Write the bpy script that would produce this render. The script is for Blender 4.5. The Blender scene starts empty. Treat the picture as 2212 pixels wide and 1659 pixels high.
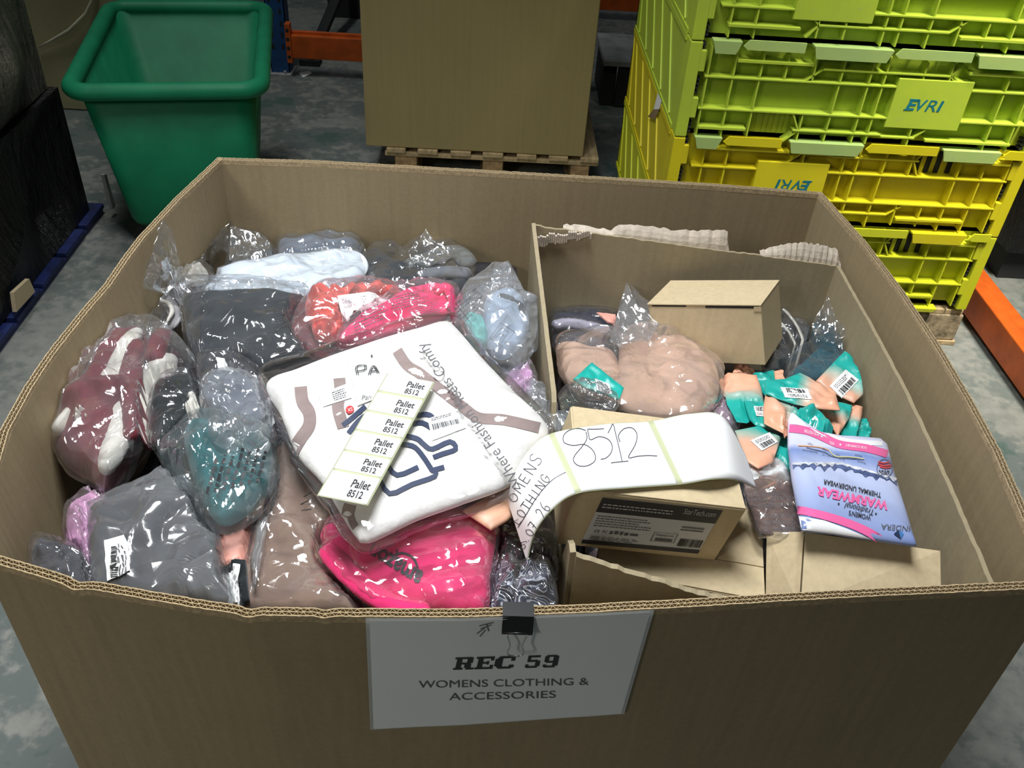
import bpy, bmesh, math, random
import numpy as np
from mathutils import Vector, Matrix, Euler
from mathutils.bvhtree import BVHTree

# ------------------------------------------------------------------ camera, world, lamps, exposure
SC = bpy.context.scene
COL = SC.collection
W, H = 2212.0, 1659.0
FPX = 1949.14
PITCH, ROLL, YAW = 0.66927, 0.07365, 0.05129
CAM = np.array([-0.0751, -1.1532, 1.6329])
_f = np.array([math.sin(YAW)*math.cos(PITCH), math.cos(YAW)*math.cos(PITCH), -math.sin(PITCH)])
_r0 = np.array([math.cos(YAW), -math.sin(YAW), 0.0])
_u0 = np.cross(_r0, _f)
_r = math.cos(ROLL)*_r0 + math.sin(ROLL)*_u0
_u = -math.sin(ROLL)*_r0 + math.cos(ROLL)*_u0
cd = bpy.data.cameras.new('camera'); cam = bpy.data.objects.new('camera', cd); COL.objects.link(cam)
cd.sensor_fit = 'HORIZONTAL'; cd.sensor_width = 36.0; cd.lens = FPX/W*36.0; cd.clip_start = 0.02; cd.clip_end = 100
M = Matrix(((_r[0], _u[0], -_f[0], CAM[0]), (_r[1], _u[1], -_f[1], CAM[1]), (_r[2], _u[2], -_f[2], CAM[2]), (0, 0, 0, 1)))
cam.matrix_world = M
SC.camera = cam

wd = bpy.data.worlds.new('world'); SC.world = wd; wd.use_nodes = True
wd.node_tree.nodes['Background'].inputs[0].default_value = (0.80, 0.92, 1.0, 1)
wd.node_tree.nodes['Background'].inputs[1].default_value = 0.048

def area(name, loc, target, sx, sy, watts, col=(1, 0.97, 0.9), spread=180):
    l = bpy.data.lights.new(name, 'AREA'); l.shape = 'RECTANGLE'; l.size = sx; l.size_y = sy
    l.energy = watts; l.color = col; l.spread = math.radians(spread)
    o = bpy.data.objects.new(name, l); COL.objects.link(o); o.location = loc
    d = Vector(target) - Vector(loc); o.rotation_euler = d.to_track_quat('-Z', 'Y').to_euler()
    return o
area('ceiling_lamp_over_box', (-0.32, 0.08, 3.2), (-0.18, -0.06, 0.8), 0.45, 1.3, 33, (0.96, 0.98, 1.0), 100)
area('ceiling_lamp_aisle', (1.70, 0.30, 3.6), (1.5, 1.2, 0.85), 0.35, 0.9, 16, (1.0, 0.97, 0.86), 44)
area('ceiling_lamp_behind_camera', (-2.4, -3.0, 3.0), (-1.0, -0.3, 0.5), 0.4, 1.0, 5.5, (1.0, 0.96, 0.86), 60)
area('rear_fill_light', (-1.3, 2.0, 4.6), (-1.2, 2.6, 0.0), 0.4, 1.4, 15, (0.97, 1.0, 0.97), 100)  # unseen fill light, added to brighten the khaki carton and bin interior
SC.view_settings.view_transform = 'Standard'
SC.view_settings.look = 'None'
SC.view_settings.gamma = 1.0
SC.view_settings.exposure = 0.0
SC.view_settings.use_curve_mapping = False
SC.cycles.transparent_max_bounces = 24
SC.cycles.max_bounces = 8

# ------------------------------------------------------------------ pixel rays (photograph frame 2212 x 1659)
def ray(x, y):
    return _f + _r*((x - W/2)/FPX) - _u*((y - H/2)/FPX)
def atz(x, y, z):
    d = ray(x, y); return CAM + d*((z - CAM[2])/d[2])
def aty(x, y, Y):
    d = ray(x, y); return CAM + d*((Y - CAM[1])/d[1])
def atx(x, y, X):
    d = ray(x, y); return CAM + d*((X - CAM[0])/d[0])
class Plane:                                   # z = z0 + gx*x + gy*y
    def __init__(s, z0, gx=0.0, gy=0.0): s.a = (z0, gx, gy)
    def z(s, x, y): return s.a[0] + s.a[1]*x + s.a[2]*y
    def at(s, px, py):
        d = ray(px, py); z0, gx, gy = s.a
        t = (z0 + gx*CAM[0] + gy*CAM[1] - CAM[2])/(d[2] - gx*d[0] - gy*d[1])
        return CAM + d*t
    def up(s, h): return Plane(s.a[0] + h, s.a[1], s.a[2])
def through(*p3):                              # plane through three (px, py, z)
    P = [atz(*q) for q in p3]
    A = np.array([[1, q[0], q[1]] for q in P]); s = np.linalg.solve(A, np.array([q[2] for q in P]))
    return Plane(*s)
def pile(lift=0.0): return Plane(0.692 + lift*0.85, 0.0, -0.05)
def inner(lift=0.0): return Plane(0.665 + lift, 0.0, -0.13)

# ------------------------------------------------------------------ objects
def thing(name, label, cat, loc=(0, 0, 0), group=None):
    o = bpy.data.objects.new(name, None); COL.objects.link(o); o.location = loc; o.empty_display_size = 0.05
    o['label'] = label; o['category'] = cat
    if group: o['group'] = group
    return o
def tag(o, label, cat, group=None, kind=None):
    o['label'] = label; o['category'] = cat
    if group: o['group'] = group
    if kind: o['kind'] = kind
    return o
def wloc(o):
    p = Vector((0, 0, 0))
    while o is not None:
        p = p + o.location; o = o.parent
    return p
def obj(name, V, F, m, parent=None, smooth=False, uv=None, loc=None):
    """one mesh object from world-space vertices"""
    V = np.asarray(V, float)
    off = np.array(wloc(parent)) if parent is not None else np.array(loc if loc is not None else (0, 0, 0), float)
    me = bpy.data.meshes.new(name)
    me.from_pydata([tuple(v) for v in (V - off)], [], [tuple(int(i) for i in f) for f in F])
    if uv is not None:
        l = me.uv_layers.new(name='UVMap'); idx = np.empty(len(me.loops), dtype=np.int32)
        me.loops.foreach_get('vertex_index', idx)
        l.data.foreach_set('uv', np.asarray(uv, dtype=np.float32)[idx].ravel())
    if smooth: me.polygons.foreach_set('use_smooth', [True]*len(me.polygons))
    me.materials.append(m); me.update()
    o = bpy.data.objects.new(name, me); COL.objects.link(o)
    if parent is not None: o.parent = parent
    elif loc is not None: o.location = loc
    return o
class MB:                                      # collects shapes into one mesh
    def __init__(s): s.V = []; s.F = []; s.n = 0
    def add(s, V, F):
        V = np.asarray(V, float); s.V.append(V)
        s.F += [tuple(i + s.n for i in f) for f in F]; s.n += len(V); return s
    def box(s, a, b, bev=0.0):
        x0, y0, z0 = a; x1, y1, z1 = b
        x0, x1 = min(x0, x1), max(x0, x1); y0, y1 = min(y0, y1), max(y0, y1); z0, z1 = min(z0, z1), max(z0, z1)
        V = [(x0, y0, z0), (x1, y0, z0), (x1, y1, z0), (x0, y1, z0), (x0, y0, z1), (x1, y0, z1), (x1, y1, z1), (x0, y1, z1)]
        F = [(3, 2, 1, 0), (4, 5, 6, 7), (0, 1, 5, 4), (1, 2, 6, 5), (2, 3, 7, 6), (3, 0, 4, 7)]
        if bev > 0:
            bm = bmesh.new(); vs = [bm.verts.new(v) for v in V]
            for f in F: bm.faces.new([vs[i] for i in f])
            bmesh.ops.bevel(bm, geom=bm.edges[:], offset=bev, segments=2, profile=0.5, affect='EDGES')
            bm.verts.index_update()
            V = [tuple(v.co) for v in bm.verts]; F = [tuple(v.index for v in f.verts) for f in bm.faces]; bm.free()
        return s.add(V, F)
    def hexa(s, P):                            # 8 corners: bottom 4 ccw, top 4 ccw
        return s.add(P, [(3, 2, 1, 0), (4, 5, 6, 7), (0, 1, 5, 4), (1, 2, 6, 5), (2, 3, 7, 6), (3, 0, 4, 7)])
    def bar(s, p, q, w, h, up=(0, 0, 1)):      # rectangular bar between two points
        p = np.array(p, float); q = np.array(q, float); d = q - p; d /= np.linalg.norm(d)
        u = np.array(up, float); a = np.cross(d, u)
        if np.linalg.norm(a) < 1e-6: a = np.cross(d, (1, 0, 0))
        a /= np.linalg.norm(a); b = np.cross(a, d)
        a *= w/2; b *= h/2
        return s.hexa([p - a - b, p + a - b, q + a - b, q - a - b, p - a + b, p + a + b, q + a + b, q - a + b])
    def tube(s, pts, r, n=10, closed=False):
        pts = [np.array(p, float) for p in pts]; m = len(pts); V = []; F = []
        pa = None
        for i in range(m):
            d = pts[(i+1) % m] - pts[i-1] if (closed or 0 < i < m-1) else (pts[1]-pts[0] if i == 0 else pts[-1]-pts[-2])
            d = d/np.linalg.norm(d)
            if pa is None:
                a = np.cross(d, (0.1, 0.2, 1.0))
                if np.linalg.norm(a) < 1e-5: a = np.cross(d, (1, 0, 0))
            else: a = pa - d*np.dot(pa, d)
            a /= np.linalg.norm(a); pa = a; b = np.cross(d, a)
            ri = r[i] if hasattr(r, '__len__') else r
            for k in range(n):
                t = 2*math.pi*k/n; V.append(pts[i] + ri*(math.cos(t)*a + math.sin(t)*b))
        for i in range(m if closed else m-1):
            j = (i+1) % m
            for k in range(n): F.append((i*n+k, i*n+(k+1) % n, j*n+(k+1) % n, j*n+k))
        if not closed:
            F.append(tuple(range(n-1, -1, -1))); F.append(tuple((m-1)*n+k for k in range(n)))
        return s.add(V, F)
    def build(s, name, m, parent=None, smooth=False, loc=None):
        return obj(name, np.concatenate(s.V), s.F, m, parent, smooth, loc=loc)
def shift(o, V):
    return np.asarray(V, float)

# ------------------------------------------------------------------ materials
MATS = {}
def newmat(name):
    m = bpy.data.materials.new(name); m.use_nodes = True; nt = m.node_tree; nt.nodes.clear()
    out = nt.nodes.new('ShaderNodeOutputMaterial'); MATS[name] = m
    return m, nt, out
def nd(nt, typ, ins=None, **kw):
    n = nt.nodes.new(typ)
    for k, v in kw.items(): setattr(n, k, v)
    for k, v in (ins or {}).items():
        if isinstance(v, bpy.types.NodeSocket): nt.links.new(v, n.inputs[k])
        else: n.inputs[k].default_value = v
    return n
def rgba(c): return (c[0], c[1], c[2], 1)
def ramp(nt, fac, stops, interp='LINEAR'):
    n = nt.nodes.new('ShaderNodeValToRGB'); nt.links.new(fac, n.inputs[0]); cr = n.color_ramp; cr.interpolation = interp
    while len(cr.elements) < len(stops): cr.elements.new(0.5)
    for e, (p, c) in zip(cr.elements, stops): e.position = p; e.color = rgba(c) if len(c) == 3 else c
    return n.outputs[0]
def plain(name, col, rough=0.6, var=0.12, vscale=6.0, bump=0.0, bscale=80.0, metallic=0.0, sheen=0.0, spec=0.5, col2=None, coat=0.0, stretch=None, bdist=0.002):
    if name in MATS: return MATS[name]
    m, nt, out = newmat(name)
    tc = nd(nt, 'ShaderNodeTexCoord'); co = tc.outputs['Object']
    if stretch: co = nd(nt, 'ShaderNodeMapping', {'Vector': co, 'Scale': stretch}).outputs[0]
    n = nd(nt, 'ShaderNodeTexNoise', {'Vector': co, 'Scale': vscale, 'Detail': 5.0, 'Roughness': 0.6})
    c2 = col2 or tuple(c*(1-var*2) for c in col)
    c1 = tuple(min(1, c*(1+var)) for c in col)
    c = ramp(nt, n.outputs['Fac'], [(0.3, c2), (0.72, c1)])
    b = nd(nt, 'ShaderNodeBsdfPrincipled', {'Base Color': c, 'Roughness': rough, 'Metallic': metallic, 'Specular IOR Level': spec, 'Coat Weight': coat, 'Sheen Weight': sheen})
    if bump:
        bn = nd(nt, 'ShaderNodeTexNoise', {'Vector': co, 'Scale': bscale, 'Detail': 4.0})
        bp = nd(nt, 'ShaderNodeBump', {'Height': bn.outputs['Fac'], 'Strength': bump, 'Distance': bdist})
        nt.links.new(bp.outputs[0], b.inputs['Normal'])
    nt.links.new(b.outputs[0], out.inputs[0]); return m
def cardboard(name, col, flute=(1, 0, 0), var=0.10):
    if name in MATS: return MATS[name]
    m, nt, out = newmat(name)
    co = nd(nt, 'ShaderNodeTexCoord').outputs['Object']
    big = nd(nt, 'ShaderNodeTexNoise', {'Vector': co, 'Scale': 3.0, 'Detail': 4.0})
    fib = nd(nt, 'ShaderNodeTexNoise', {'Vector': co, 'Scale': 140.0, 'Detail': 3.0})
    mp = nd(nt, 'ShaderNodeMapping', {'Vector': co, 'Scale': (60.0, 60.0, 1.5)})
    st = nd(nt, 'ShaderNodeTexNoise', {'Vector': mp.outputs[0], 'Scale': 1.6, 'Detail': 2.0})
    mx = nd(nt, 'ShaderNodeMath', {0: big.outputs['Fac'], 1: fib.outputs['Fac']}, operation='ADD')
    mx = nd(nt, 'ShaderNodeMath', {0: mx.outputs[0], 1: st.outputs['Fac']}, operation='ADD')
    mx = nd(nt, 'ShaderNodeMath', {0: mx.outputs[0], 1: 3.0}, operation='DIVIDE')
    c = ramp(nt, mx.outputs[0], [(0.36, tuple(c*(1-var) for c in col)), (0.64, tuple(c*(1+var) for c in col))])
    bp = nd(nt, 'ShaderNodeBump', {'Height': st.outputs['Fac'], 'Strength': 0.12, 'Distance': 0.001})
    b = nd(nt, 'ShaderNodeBsdfPrincipled', {'Base Color': c, 'Roughness': 0.75, 'Specular IOR Level': 0.25, 'Normal': bp.outputs[0]})
    nt.links.new(b.outputs[0], out.inputs[0]); return m
def film(name, haze=0.12, tint=(0.96, 0.97, 0.98), scale=26.0, bump=0.5, rough=0.09, gloss=1.0):
    """clear polythene: transparent, glossy by Fresnel, faintly milky, crumpled"""
    if name in MATS: return MATS[name]
    m, nt, out = newmat(name)
    co = nd(nt, 'ShaderNodeTexCoord').outputs['Object']
    dn = nd(nt, 'ShaderNodeTexNoise', {'Vector': co, 'Scale': scale*0.45, 'Detail': 2.0})
    vm = nd(nt, 'ShaderNodeVectorMath', {0: dn.outputs['Color'], 1: (0.09, 0.09, 0.09)}, operation='MULTIPLY')
    va = nd(nt, 'ShaderNodeVectorMath', {0: co, 1: vm.outputs[0]}, operation='ADD')
    v1 = nd(nt, 'ShaderNodeTexVoronoi', {'Vector': va.outputs[0], 'Scale': scale}, feature='F1', distance='EUCLIDEAN')
    v2 = nd(nt, 'ShaderNodeTexVoronoi', {'Vector': va.outputs[0], 'Scale': scale*2.7}, feature='F1', distance='EUCLIDEAN')
    h = nd(nt, 'ShaderNodeMath', {0: v2.outputs['Distance'], 1: 0.35, 2: v1.outputs['Distance']}, operation='MULTIPLY_ADD')
    # creases come and go over the bag
    sv = nd(nt, 'ShaderNodeMapping', {'Vector': va.outputs[0], 'Scale': (1.0, 0.45, 1.0), 'Rotation': (0, 0, 0.6)})
    rg = nd(nt, 'ShaderNodeTexNoise', {'Vector': sv.outputs[0], 'Scale': scale*1.1, 'Detail': 2.0}, noise_type='RIDGED_MULTIFRACTAL')
    h = nd(nt, 'ShaderNodeMath', {0: rg.outputs['Fac'], 1: 0.45, 2: h.outputs[0]}, operation='MULTIPLY_ADD')
    msk = nd(nt, 'ShaderNodeTexNoise', {'Vector': co, 'Scale': 11.0, 'Detail': 1.5})
    mk = ramp(nt, msk.outputs['Fac'], [(0.38, (0.22, 0.22, 0.22)), (0.58, (1, 1, 1))])
    st = nd(nt, 'ShaderNodeMath', {0: mk, 1: bump}, operation='MULTIPLY')
    bp = nd(nt, 'ShaderNodeBump', {'Height': h.outputs[0], 'Strength': st.outputs[0], 'Distance': 0.42/scale})
    lw = nd(nt, 'ShaderNodeLayerWeight', {'Blend': 0.32, 'Normal': bp.outputs[0]})
    fr = nd(nt, 'ShaderNodeMath', {0: lw.outputs['Fresnel'], 1: 1.5*gloss, 2: 0.055*gloss}, operation='MULTIPLY_ADD', use_clamp=True)
    fr2 = nd(nt, 'ShaderNodeMath', {0: fr.outputs[0], 1: 0.45}, operation='MINIMUM')
    tr = nd(nt, 'ShaderNodeBsdfTransparent', {'Color': rgba(tint)})
    df = nd(nt, 'ShaderNodeBsdfDiffuse', {'Color': (0.90, 0.92, 0.95, 1), 'Normal': bp.outputs[0]})
    tl = nd(nt, 'ShaderNodeBsdfTranslucent', {'Color': (0.90, 0.92, 0.95, 1)})
    df = nd(nt, 'ShaderNodeMixShader', {0: 0.35, 1: df.outputs[0], 2: tl.outputs[0]})
    hz = nd(nt, 'ShaderNodeMath', {0: mk, 1: haze*0.45, 2: haze*0.45}, operation='MULTIPLY_ADD', use_clamp=True)
    a = nd(nt, 'ShaderNodeMixShader', {0: hz.outputs[0], 1: tr.outputs[0], 2: df.outputs[0]})
    gl = nd(nt, 'ShaderNodeBsdfGlossy', {'Color': (1, 1, 1, 1), 'Roughness': rough, 'Normal': bp.outputs[0]})
    b = nd(nt, 'ShaderNodeMixShader', {0: fr2.outputs[0], 1: a.outputs[0], 2: gl.outputs[0]})
    nt.links.new(b.outputs[0], out.inputs[0]); return m
def fabric(name, col, var=0.12, bump=0.35, scale=260.0, sheen=0.15):
    return plain(name, col, rough=0.9, var=var, vscale=16.0, bump=bump, bscale=scale, sheen=sheen, spec=0.2, bdist=0.0015)
CARD = cardboard('cardboard_brown', (0.31, 0.243, 0.142))
CARD_L = cardboard('cardboard_light', (0.56, 0.455, 0.285))
CARD_M = cardboard('cardboard_mid', (0.48, 0.385, 0.24))
CARD_G = cardboard('cardboard_olive', (0.33, 0.275, 0.175))
CARD_EDGE = plain('cardboard_edge', (0.46, 0.35, 0.20), rough=0.85, var=0.2, vscale=200)
KRAFT_T = plain('torn_kraft', (0.56, 0.49, 0.40), rough=0.9, var=0.12, vscale=60, bump=0.4, bscale=200)
PAPER = plain('white_paper', (0.86, 0.87, 0.86), rough=0.55, var=0.01)
LABELW = plain('label_paper', (0.88, 0.89, 0.88), rough=0.35, var=0.01)
LINER = plain('label_liner', (0.50, 0.53, 0.33), rough=0.4, var=0.02)
INK = plain('black_ink', (0.028, 0.028, 0.032), rough=0.6, var=0.05)
INK2 = plain('grey_ink', (0.11, 0.11, 0.12), rough=0.6, var=0.05)
PEN = plain('pen_ink', (0.05, 0.05, 0.07), rough=0.5, var=0.05)
NAVYINK = plain('navy_ink', (0.03, 0.045, 0.10), rough=0.6, var=0.05)
GREYP = plain('grey_print', (.30, .30, .31), rough=.6, var=.05)
WINK = plain('pale_ink', (0.55, 0.56, 0.57), rough=0.6, var=0.05)
BLACKM = plain('black_metal', (0.012, 0.012, 0.013), rough=0.35, var=0.1)
CHROME = plain('wire_metal', (0.62, 0.61, 0.58), rough=0.22, var=0.05, metallic=1.0)

# ------------------------------------------------------------------ lettering and decals
_tc = {}
def text(body, shear=0.0, bold=0.0, spacing=1.0, wx=1.0, align='LEFT', line=1.0):
    """letters as a flat mesh, scaled into the unit box; returns V2, F, aspect"""
    key = (body, shear, bold, spacing, align, line)
    if key not in _tc:
        cu = bpy.data.curves.new('t', 'FONT'); cu.body = body; cu.shear = shear; cu.offset = bold
        cu.space_character = spacing; cu.align_x = align; cu.space_line = line; cu.resolution_u = 4; cu.fill_mode = 'FRONT'
        o = bpy.data.objects.new('t', cu); COL.objects.link(o)
        dg = bpy.context.evaluated_depsgraph_get()
        me = bpy.data.meshes.new_from_object(o.evaluated_get(dg))
        bm = bmesh.new(); bm.from_mesh(me); hh = max(v.co.y for v in bm.verts) - min(v.co.y for v in bm.verts)
        bmesh.ops.triangulate(bm, faces=bm.faces[:])
        for _ in range(3):
            L = [e for e in bm.edges if e.calc_length() > hh*.22]
            if not L: break
            bmesh.ops.subdivide_edges(bm, edges=L, cuts=1); bmesh.ops.triangulate(bm, faces=bm.faces[:])
        bm.verts.index_update(); V = np.array([v.co[:2] for v in bm.verts]); F = [tuple(v.index for v in f.verts) for f in bm.faces]; bm.free()
        bpy.data.objects.remove(o); bpy.data.curves.remove(cu); bpy.data.meshes.remove(me)
        a = V.min(0); b = V.max(0); V = (V - a)/(b - a)
        _tc[key] = (V, F, (b - a)[0]/(b - a)[1])
    return _tc[key]
def grid2(nx, ny):
    V = [(i/nx, j/ny) for j in range(ny+1) for i in range(nx+1)]
    F = [(j*(nx+1)+i, j*(nx+1)+i+1, (j+1)*(nx+1)+i+1, (j+1)*(nx+1)+i) for j in range(ny) for i in range(nx)]
    return np.array(V), F
def rect2(rs):                                  # rectangles (x0,y0,x1,y1) in the unit box
    V = []; F = []
    for x0, y0, x1, y1 in rs:
        n = len(V); V += [(x0, y0), (x1, y0), (x1, y1), (x0, y1)]; F.append((n, n+1, n+2, n+3))
    return np.array(V), F
def barcode(seed, n=30):
    rd = random.Random(seed); x = 0; rs = []
    while x < 1:
        w = rd.choice((1, 1, 2, 3))/(n*2.2); rs.append((x, 0, min(1, x+w), 1)); x += w + rd.choice((1, 1, 2))/(n*2.2)
    return rect2(rs)
def dashes(seed, rows, fill=0.45, wmin=0.03, wmax=0.13, ragged=0.25):   # rows of tiny print too small to read
    rd = random.Random(seed); rs = []
    for j in range(rows):
        y0 = (rows-1-j)/rows; x = 0; end = 1 - rd.random()*ragged
        while x < end:
            w = min(rd.uniform(wmin, wmax), end-x)
            rs.append((x, y0, x+w, y0+fill/rows)); x += w + wmax*0.22
    return rect2(rs)
class Surf:
    """a built mesh that prints and stickers can be laid on"""
    def __init__(s, V, F): s.b = BVHTree.FromPolygons([tuple(v) for v in V], F)
    def hit(s, px, py):
        d = ray(px, py); d = d/np.linalg.norm(d)
        h = s.b.ray_cast(Vector(CAM), Vector(d))
        if h[0] is None:
            n = s.b.find_nearest(Vector(CAM + d*np.linalg.norm(s.last - CAM)) if hasattr(s, 'last') else Vector(CAM + d))
            return np.array(n[0]), np.array(n[1]) if n[1].dot(Vector(d)) < 0 else -np.array(n[1])
        n = np.array(h[1]); s.last = np.array(h[0])
        return np.array(h[0]), (n if np.dot(n, d) < 0 else -n)
def stick(name, S, shape, q, m, parent, off=0.0006, smooth=True):
    """lays a flat shape on a surface; q = three or four photo points (origin, along x, along y[, far corner])"""
    V2, F = shape[0], shape[1]
    o = np.array(q[0], float); x = np.array(q[1], float); y = np.array(q[2], float)
    c = np.array(q[3], float) if len(q) > 3 else x + y - o
    out = []
    for u, v in V2:
        p = o*(1-u)*(1-v) + x*u*(1-v) + y*(1-u)*v + c*u*v
        P, n = S.hit(p[0], p[1]); out.append(P + n*off)
    o_ = obj(name, out, F, m, parent, smooth); DECALS.add(o_.name); return o_
DECALS = set()
def sticker(name, S, q, m, parent, off=0.0012, nx=10, ny=8):
    return stick(name, S, grid2(nx, ny), q, m, parent, off)
def strokes2(lines, w):                         # pen strokes in unit box -> ribbons
    V = []; F = []
    for L in lines:
        L = [np.array(p, float) for p in L]
        for i, p in enumerate(L):
            d = L[min(i+1, len(L)-1)] - L[max(i-1, 0)]; d = d/(np.linalg.norm(d)+1e-9); nrm = np.array([-d[1], d[0]])*w/2
            V += [p - nrm, p + nrm]
            if i: k = len(V) - 4; F.append((k, k+2, k+3, k+1))
    return np.array(V), F
def cat(pts, n=8, closed=False):                # Catmull-Rom through points
    P = [np.array(p, float) for p in pts]; m = len(P); out = []
    for i in range(m if closed else m-1):
        a, b, c, d = (P[(i-1) % m], P[i], P[(i+1) % m], P[(i+2) % m]) if closed else (P[max(i-1, 0)], P[i], P[i+1], P[min(i+2, m-1)])
        for k in range(n):
            t = k/n; out.append(0.5*(2*b + (c-a)*t + (2*a-5*b+4*c-d)*t*t + (3*b-a-3*c+d)*t**3))
    if not closed: out.append(P[-1])
    return out
def pband(name, S, path, w, m, parent, off=0.0007, n=6):   # painted band along photo points, w in photo pixels
    V, F = strokes2([cat(path, n)], w)
    return stick(name, S, (V, F), ((0, 0), (1, 0), (0, 1)), m, parent, off)

# ------------------------------------------------------------------ soft goods
class Folds:
    def __init__(s, seed, c, R, n, amp, wid, soft=0.0, softn=7, ln=(0.3, 0.9), tri=0.0):
        rd = np.random.RandomState(seed); s.L = []
        for i in range(n):
            a = rd.uniform(0, math.pi); p = np.array(c) + rd.uniform(-R, R, 2)
            s.L.append((p, math.cos(a), math.sin(a), R*rd.uniform(*ln), amp*rd.uniform(-1, 1.2), wid*rd.uniform(0.5, 1.6)))
        s.S = [(rd.uniform(0, 2*math.pi), rd.uniform(0, 6.28), (2*math.pi/(R*rd.uniform(0.35, 1.3))), soft*rd.uniform(0.3, 1)) for _ in range(softn if soft else 0)]
        s.T = [(rd.uniform(0, math.pi), rd.uniform(0, 1), rd.uniform(.022, .075), tri*rd.uniform(.4, 1)) for _ in range(6 if tri else 0)]
        s.md = [(rd.uniform(0, 6.28), rd.uniform(0, 6.28), rd.uniform(20, 45)) for _ in range(3)]
    def __call__(s, X, Y):
        h = np.zeros_like(X)
        for p, ca, sa, L, a, w in s.L:
            dx = X - p[0]; dy = Y - p[1]; t = dx*ca + dy*sa; d = -dx*sa + dy*ca
            h += a*np.exp(-np.abs(d)/w)*np.exp(-(t/L)**2)
        for a, ph, k, am in s.S:
            h += am*np.sin((X*math.cos(a) + Y*math.sin(a))*k + ph + 0.8*np.sin(Y*k*0.6 + ph))
        if s.T:
            md = 0.55 + 0.45*sum(np.sin((X*math.cos(a) + Y*math.sin(a))*k + ph) for a, ph, k in s.md)/1.8
            for a, ph, lam, am in s.T:
                u = (X*math.cos(a) + Y*math.sin(a))/lam + ph + 0.25*np.sin(Y*31 + X*17 + ph*9)
                h += am*md*(4*np.abs(u - np.floor(u + 0.5)) - 1)
        return h
def outline(px, pl, smooth=True, n=100):
    P = [pl.at(*p) for p in px]
    L = cat(P, 10, True) if smooth else [np.array(p) for p in P]
    L = np.array(L); D = np.linalg.norm(np.roll(L, -1, 0) - L, axis=1); cs = np.concatenate([[0], np.cumsum(D)]); T = cs[-1]
    Lc = np.vstack([L, L[:1]]); ts = np.linspace(0, T, n, endpoint=False)
    if not smooth:                               # keep the corners
        for c_ in cs[:-1]: ts[np.argmin(np.abs(ts - c_))] = c_
    return np.stack([np.interp(ts, cs, Lc[:, k]) for k in range(3)], 1)
def softmesh(px, pl, thick, seed=1, folds=10, amp=0.004, wid=0.006, soft=0.004, p=3.0, rings=22, n=100, smooth=True, centre=None, low=1.0, rimjit=0.0, tri=0.0):
    """a stuffed, creased pad whose outline stands on plane pl; returns world V, F, uv"""
    B = outline(px, pl, smooth, n)[:, :2]
    c = pl.at(*centre)[:2] if centre else B.mean(0)
    R = np.abs(B - c).max(); fo = Folds(seed, c, R, folds, amp, wid, soft, tri=tri)
    if rimjit:
        rd = np.random.RandomState(seed+5); j = rd.uniform(-1, 1, (n, 2)); j = (j + np.roll(j, 1, 0))/2; B = B + j*rimjit
    ts = np.sin(np.linspace(0, math.pi/2, rings+1))[1:]
    V = []; 
    def ringz(t, X, Y, top):
        h = (max(0.0, 1 - t**p))**0.5
        z = pl.z(X, Y)
        if top: return z + thick/2*h + fo(X, Y)*(1 - t**10)*(0.35 + 0.65*h)
        return z - thick/2*low*h
    cx = np.array([c[0]]); cy = np.array([c[1]])
    V.append(np.array([[c[0], c[1], ringz(0, cx, cy, True)[0]]]))
    for t in ts:
        X = c[0] + (B[:, 0]-c[0])*t; Y = c[1] + (B[:, 1]-c[1])*t
        V.append(np.stack([X, Y, ringz(t, X, Y, True)], 1))
    for t in ts[::-1][1:][::3]:
        X = c[0] + (B[:, 0]-c[0])*t; Y = c[1] + (B[:, 1]-c[1])*t
        V.append(np.stack([X, Y, ringz(t, X, Y, False)], 1))
    V.append(np.array([[c[0], c[1], ringz(0, cx, cy, False)[0]]]))
    nr = sum(1 for v in V if len(v) == n); V = np.concatenate(V); F = []
    for k in range(n): F.append((0, 1+k, 1+(k+1) % n))
    for r in range(nr-1):
        a = 1 + r*n; b = a + n
        for k in range(n): F.append((a+k, b+k, b+(k+1) % n, a+(k+1) % n))
    a = 1 + (nr-1)*n; e = len(V)-1
    for k in range(n): F.append((a+k, e, a+(k+1) % n))
    if (B[:, 0]*np.roll(B[:, 1], -1) - np.roll(B[:, 0], -1)*B[:, 1]).sum() < 0: F = [f[::-1] for f in F]
    mn = V[:, :2].min(0); mx = V[:, :2].max(0)
    return V, F, (V[:, :2]-mn)/(mx-mn)
def soft(name, px, pl, thick, m, parent=None, loc=None, **kw):
    V, F, uv = softmesh(px, pl, thick, **kw); V = contain(V)
    if parent is not None and parent.name in PADS: PADS[parent.name].append(BVHTree.FromPolygons([tuple(v) for v in V], F))
    if parent is None and loc is None: loc = tuple(np.array([V[:, 0].mean(), V[:, 1].mean(), V[:, 2].min()]))
    o = obj(name, V, F, m, parent, True, uv, loc)
    return o, Surf(V, F)
PADS = {}; FILMS = []
def lin(a, b, t, k): return a[1-k] + (b[1-k]-a[1-k])*(t - a[k])/(b[k]-a[k])   # line through a, b read at coordinate k = t
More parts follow.
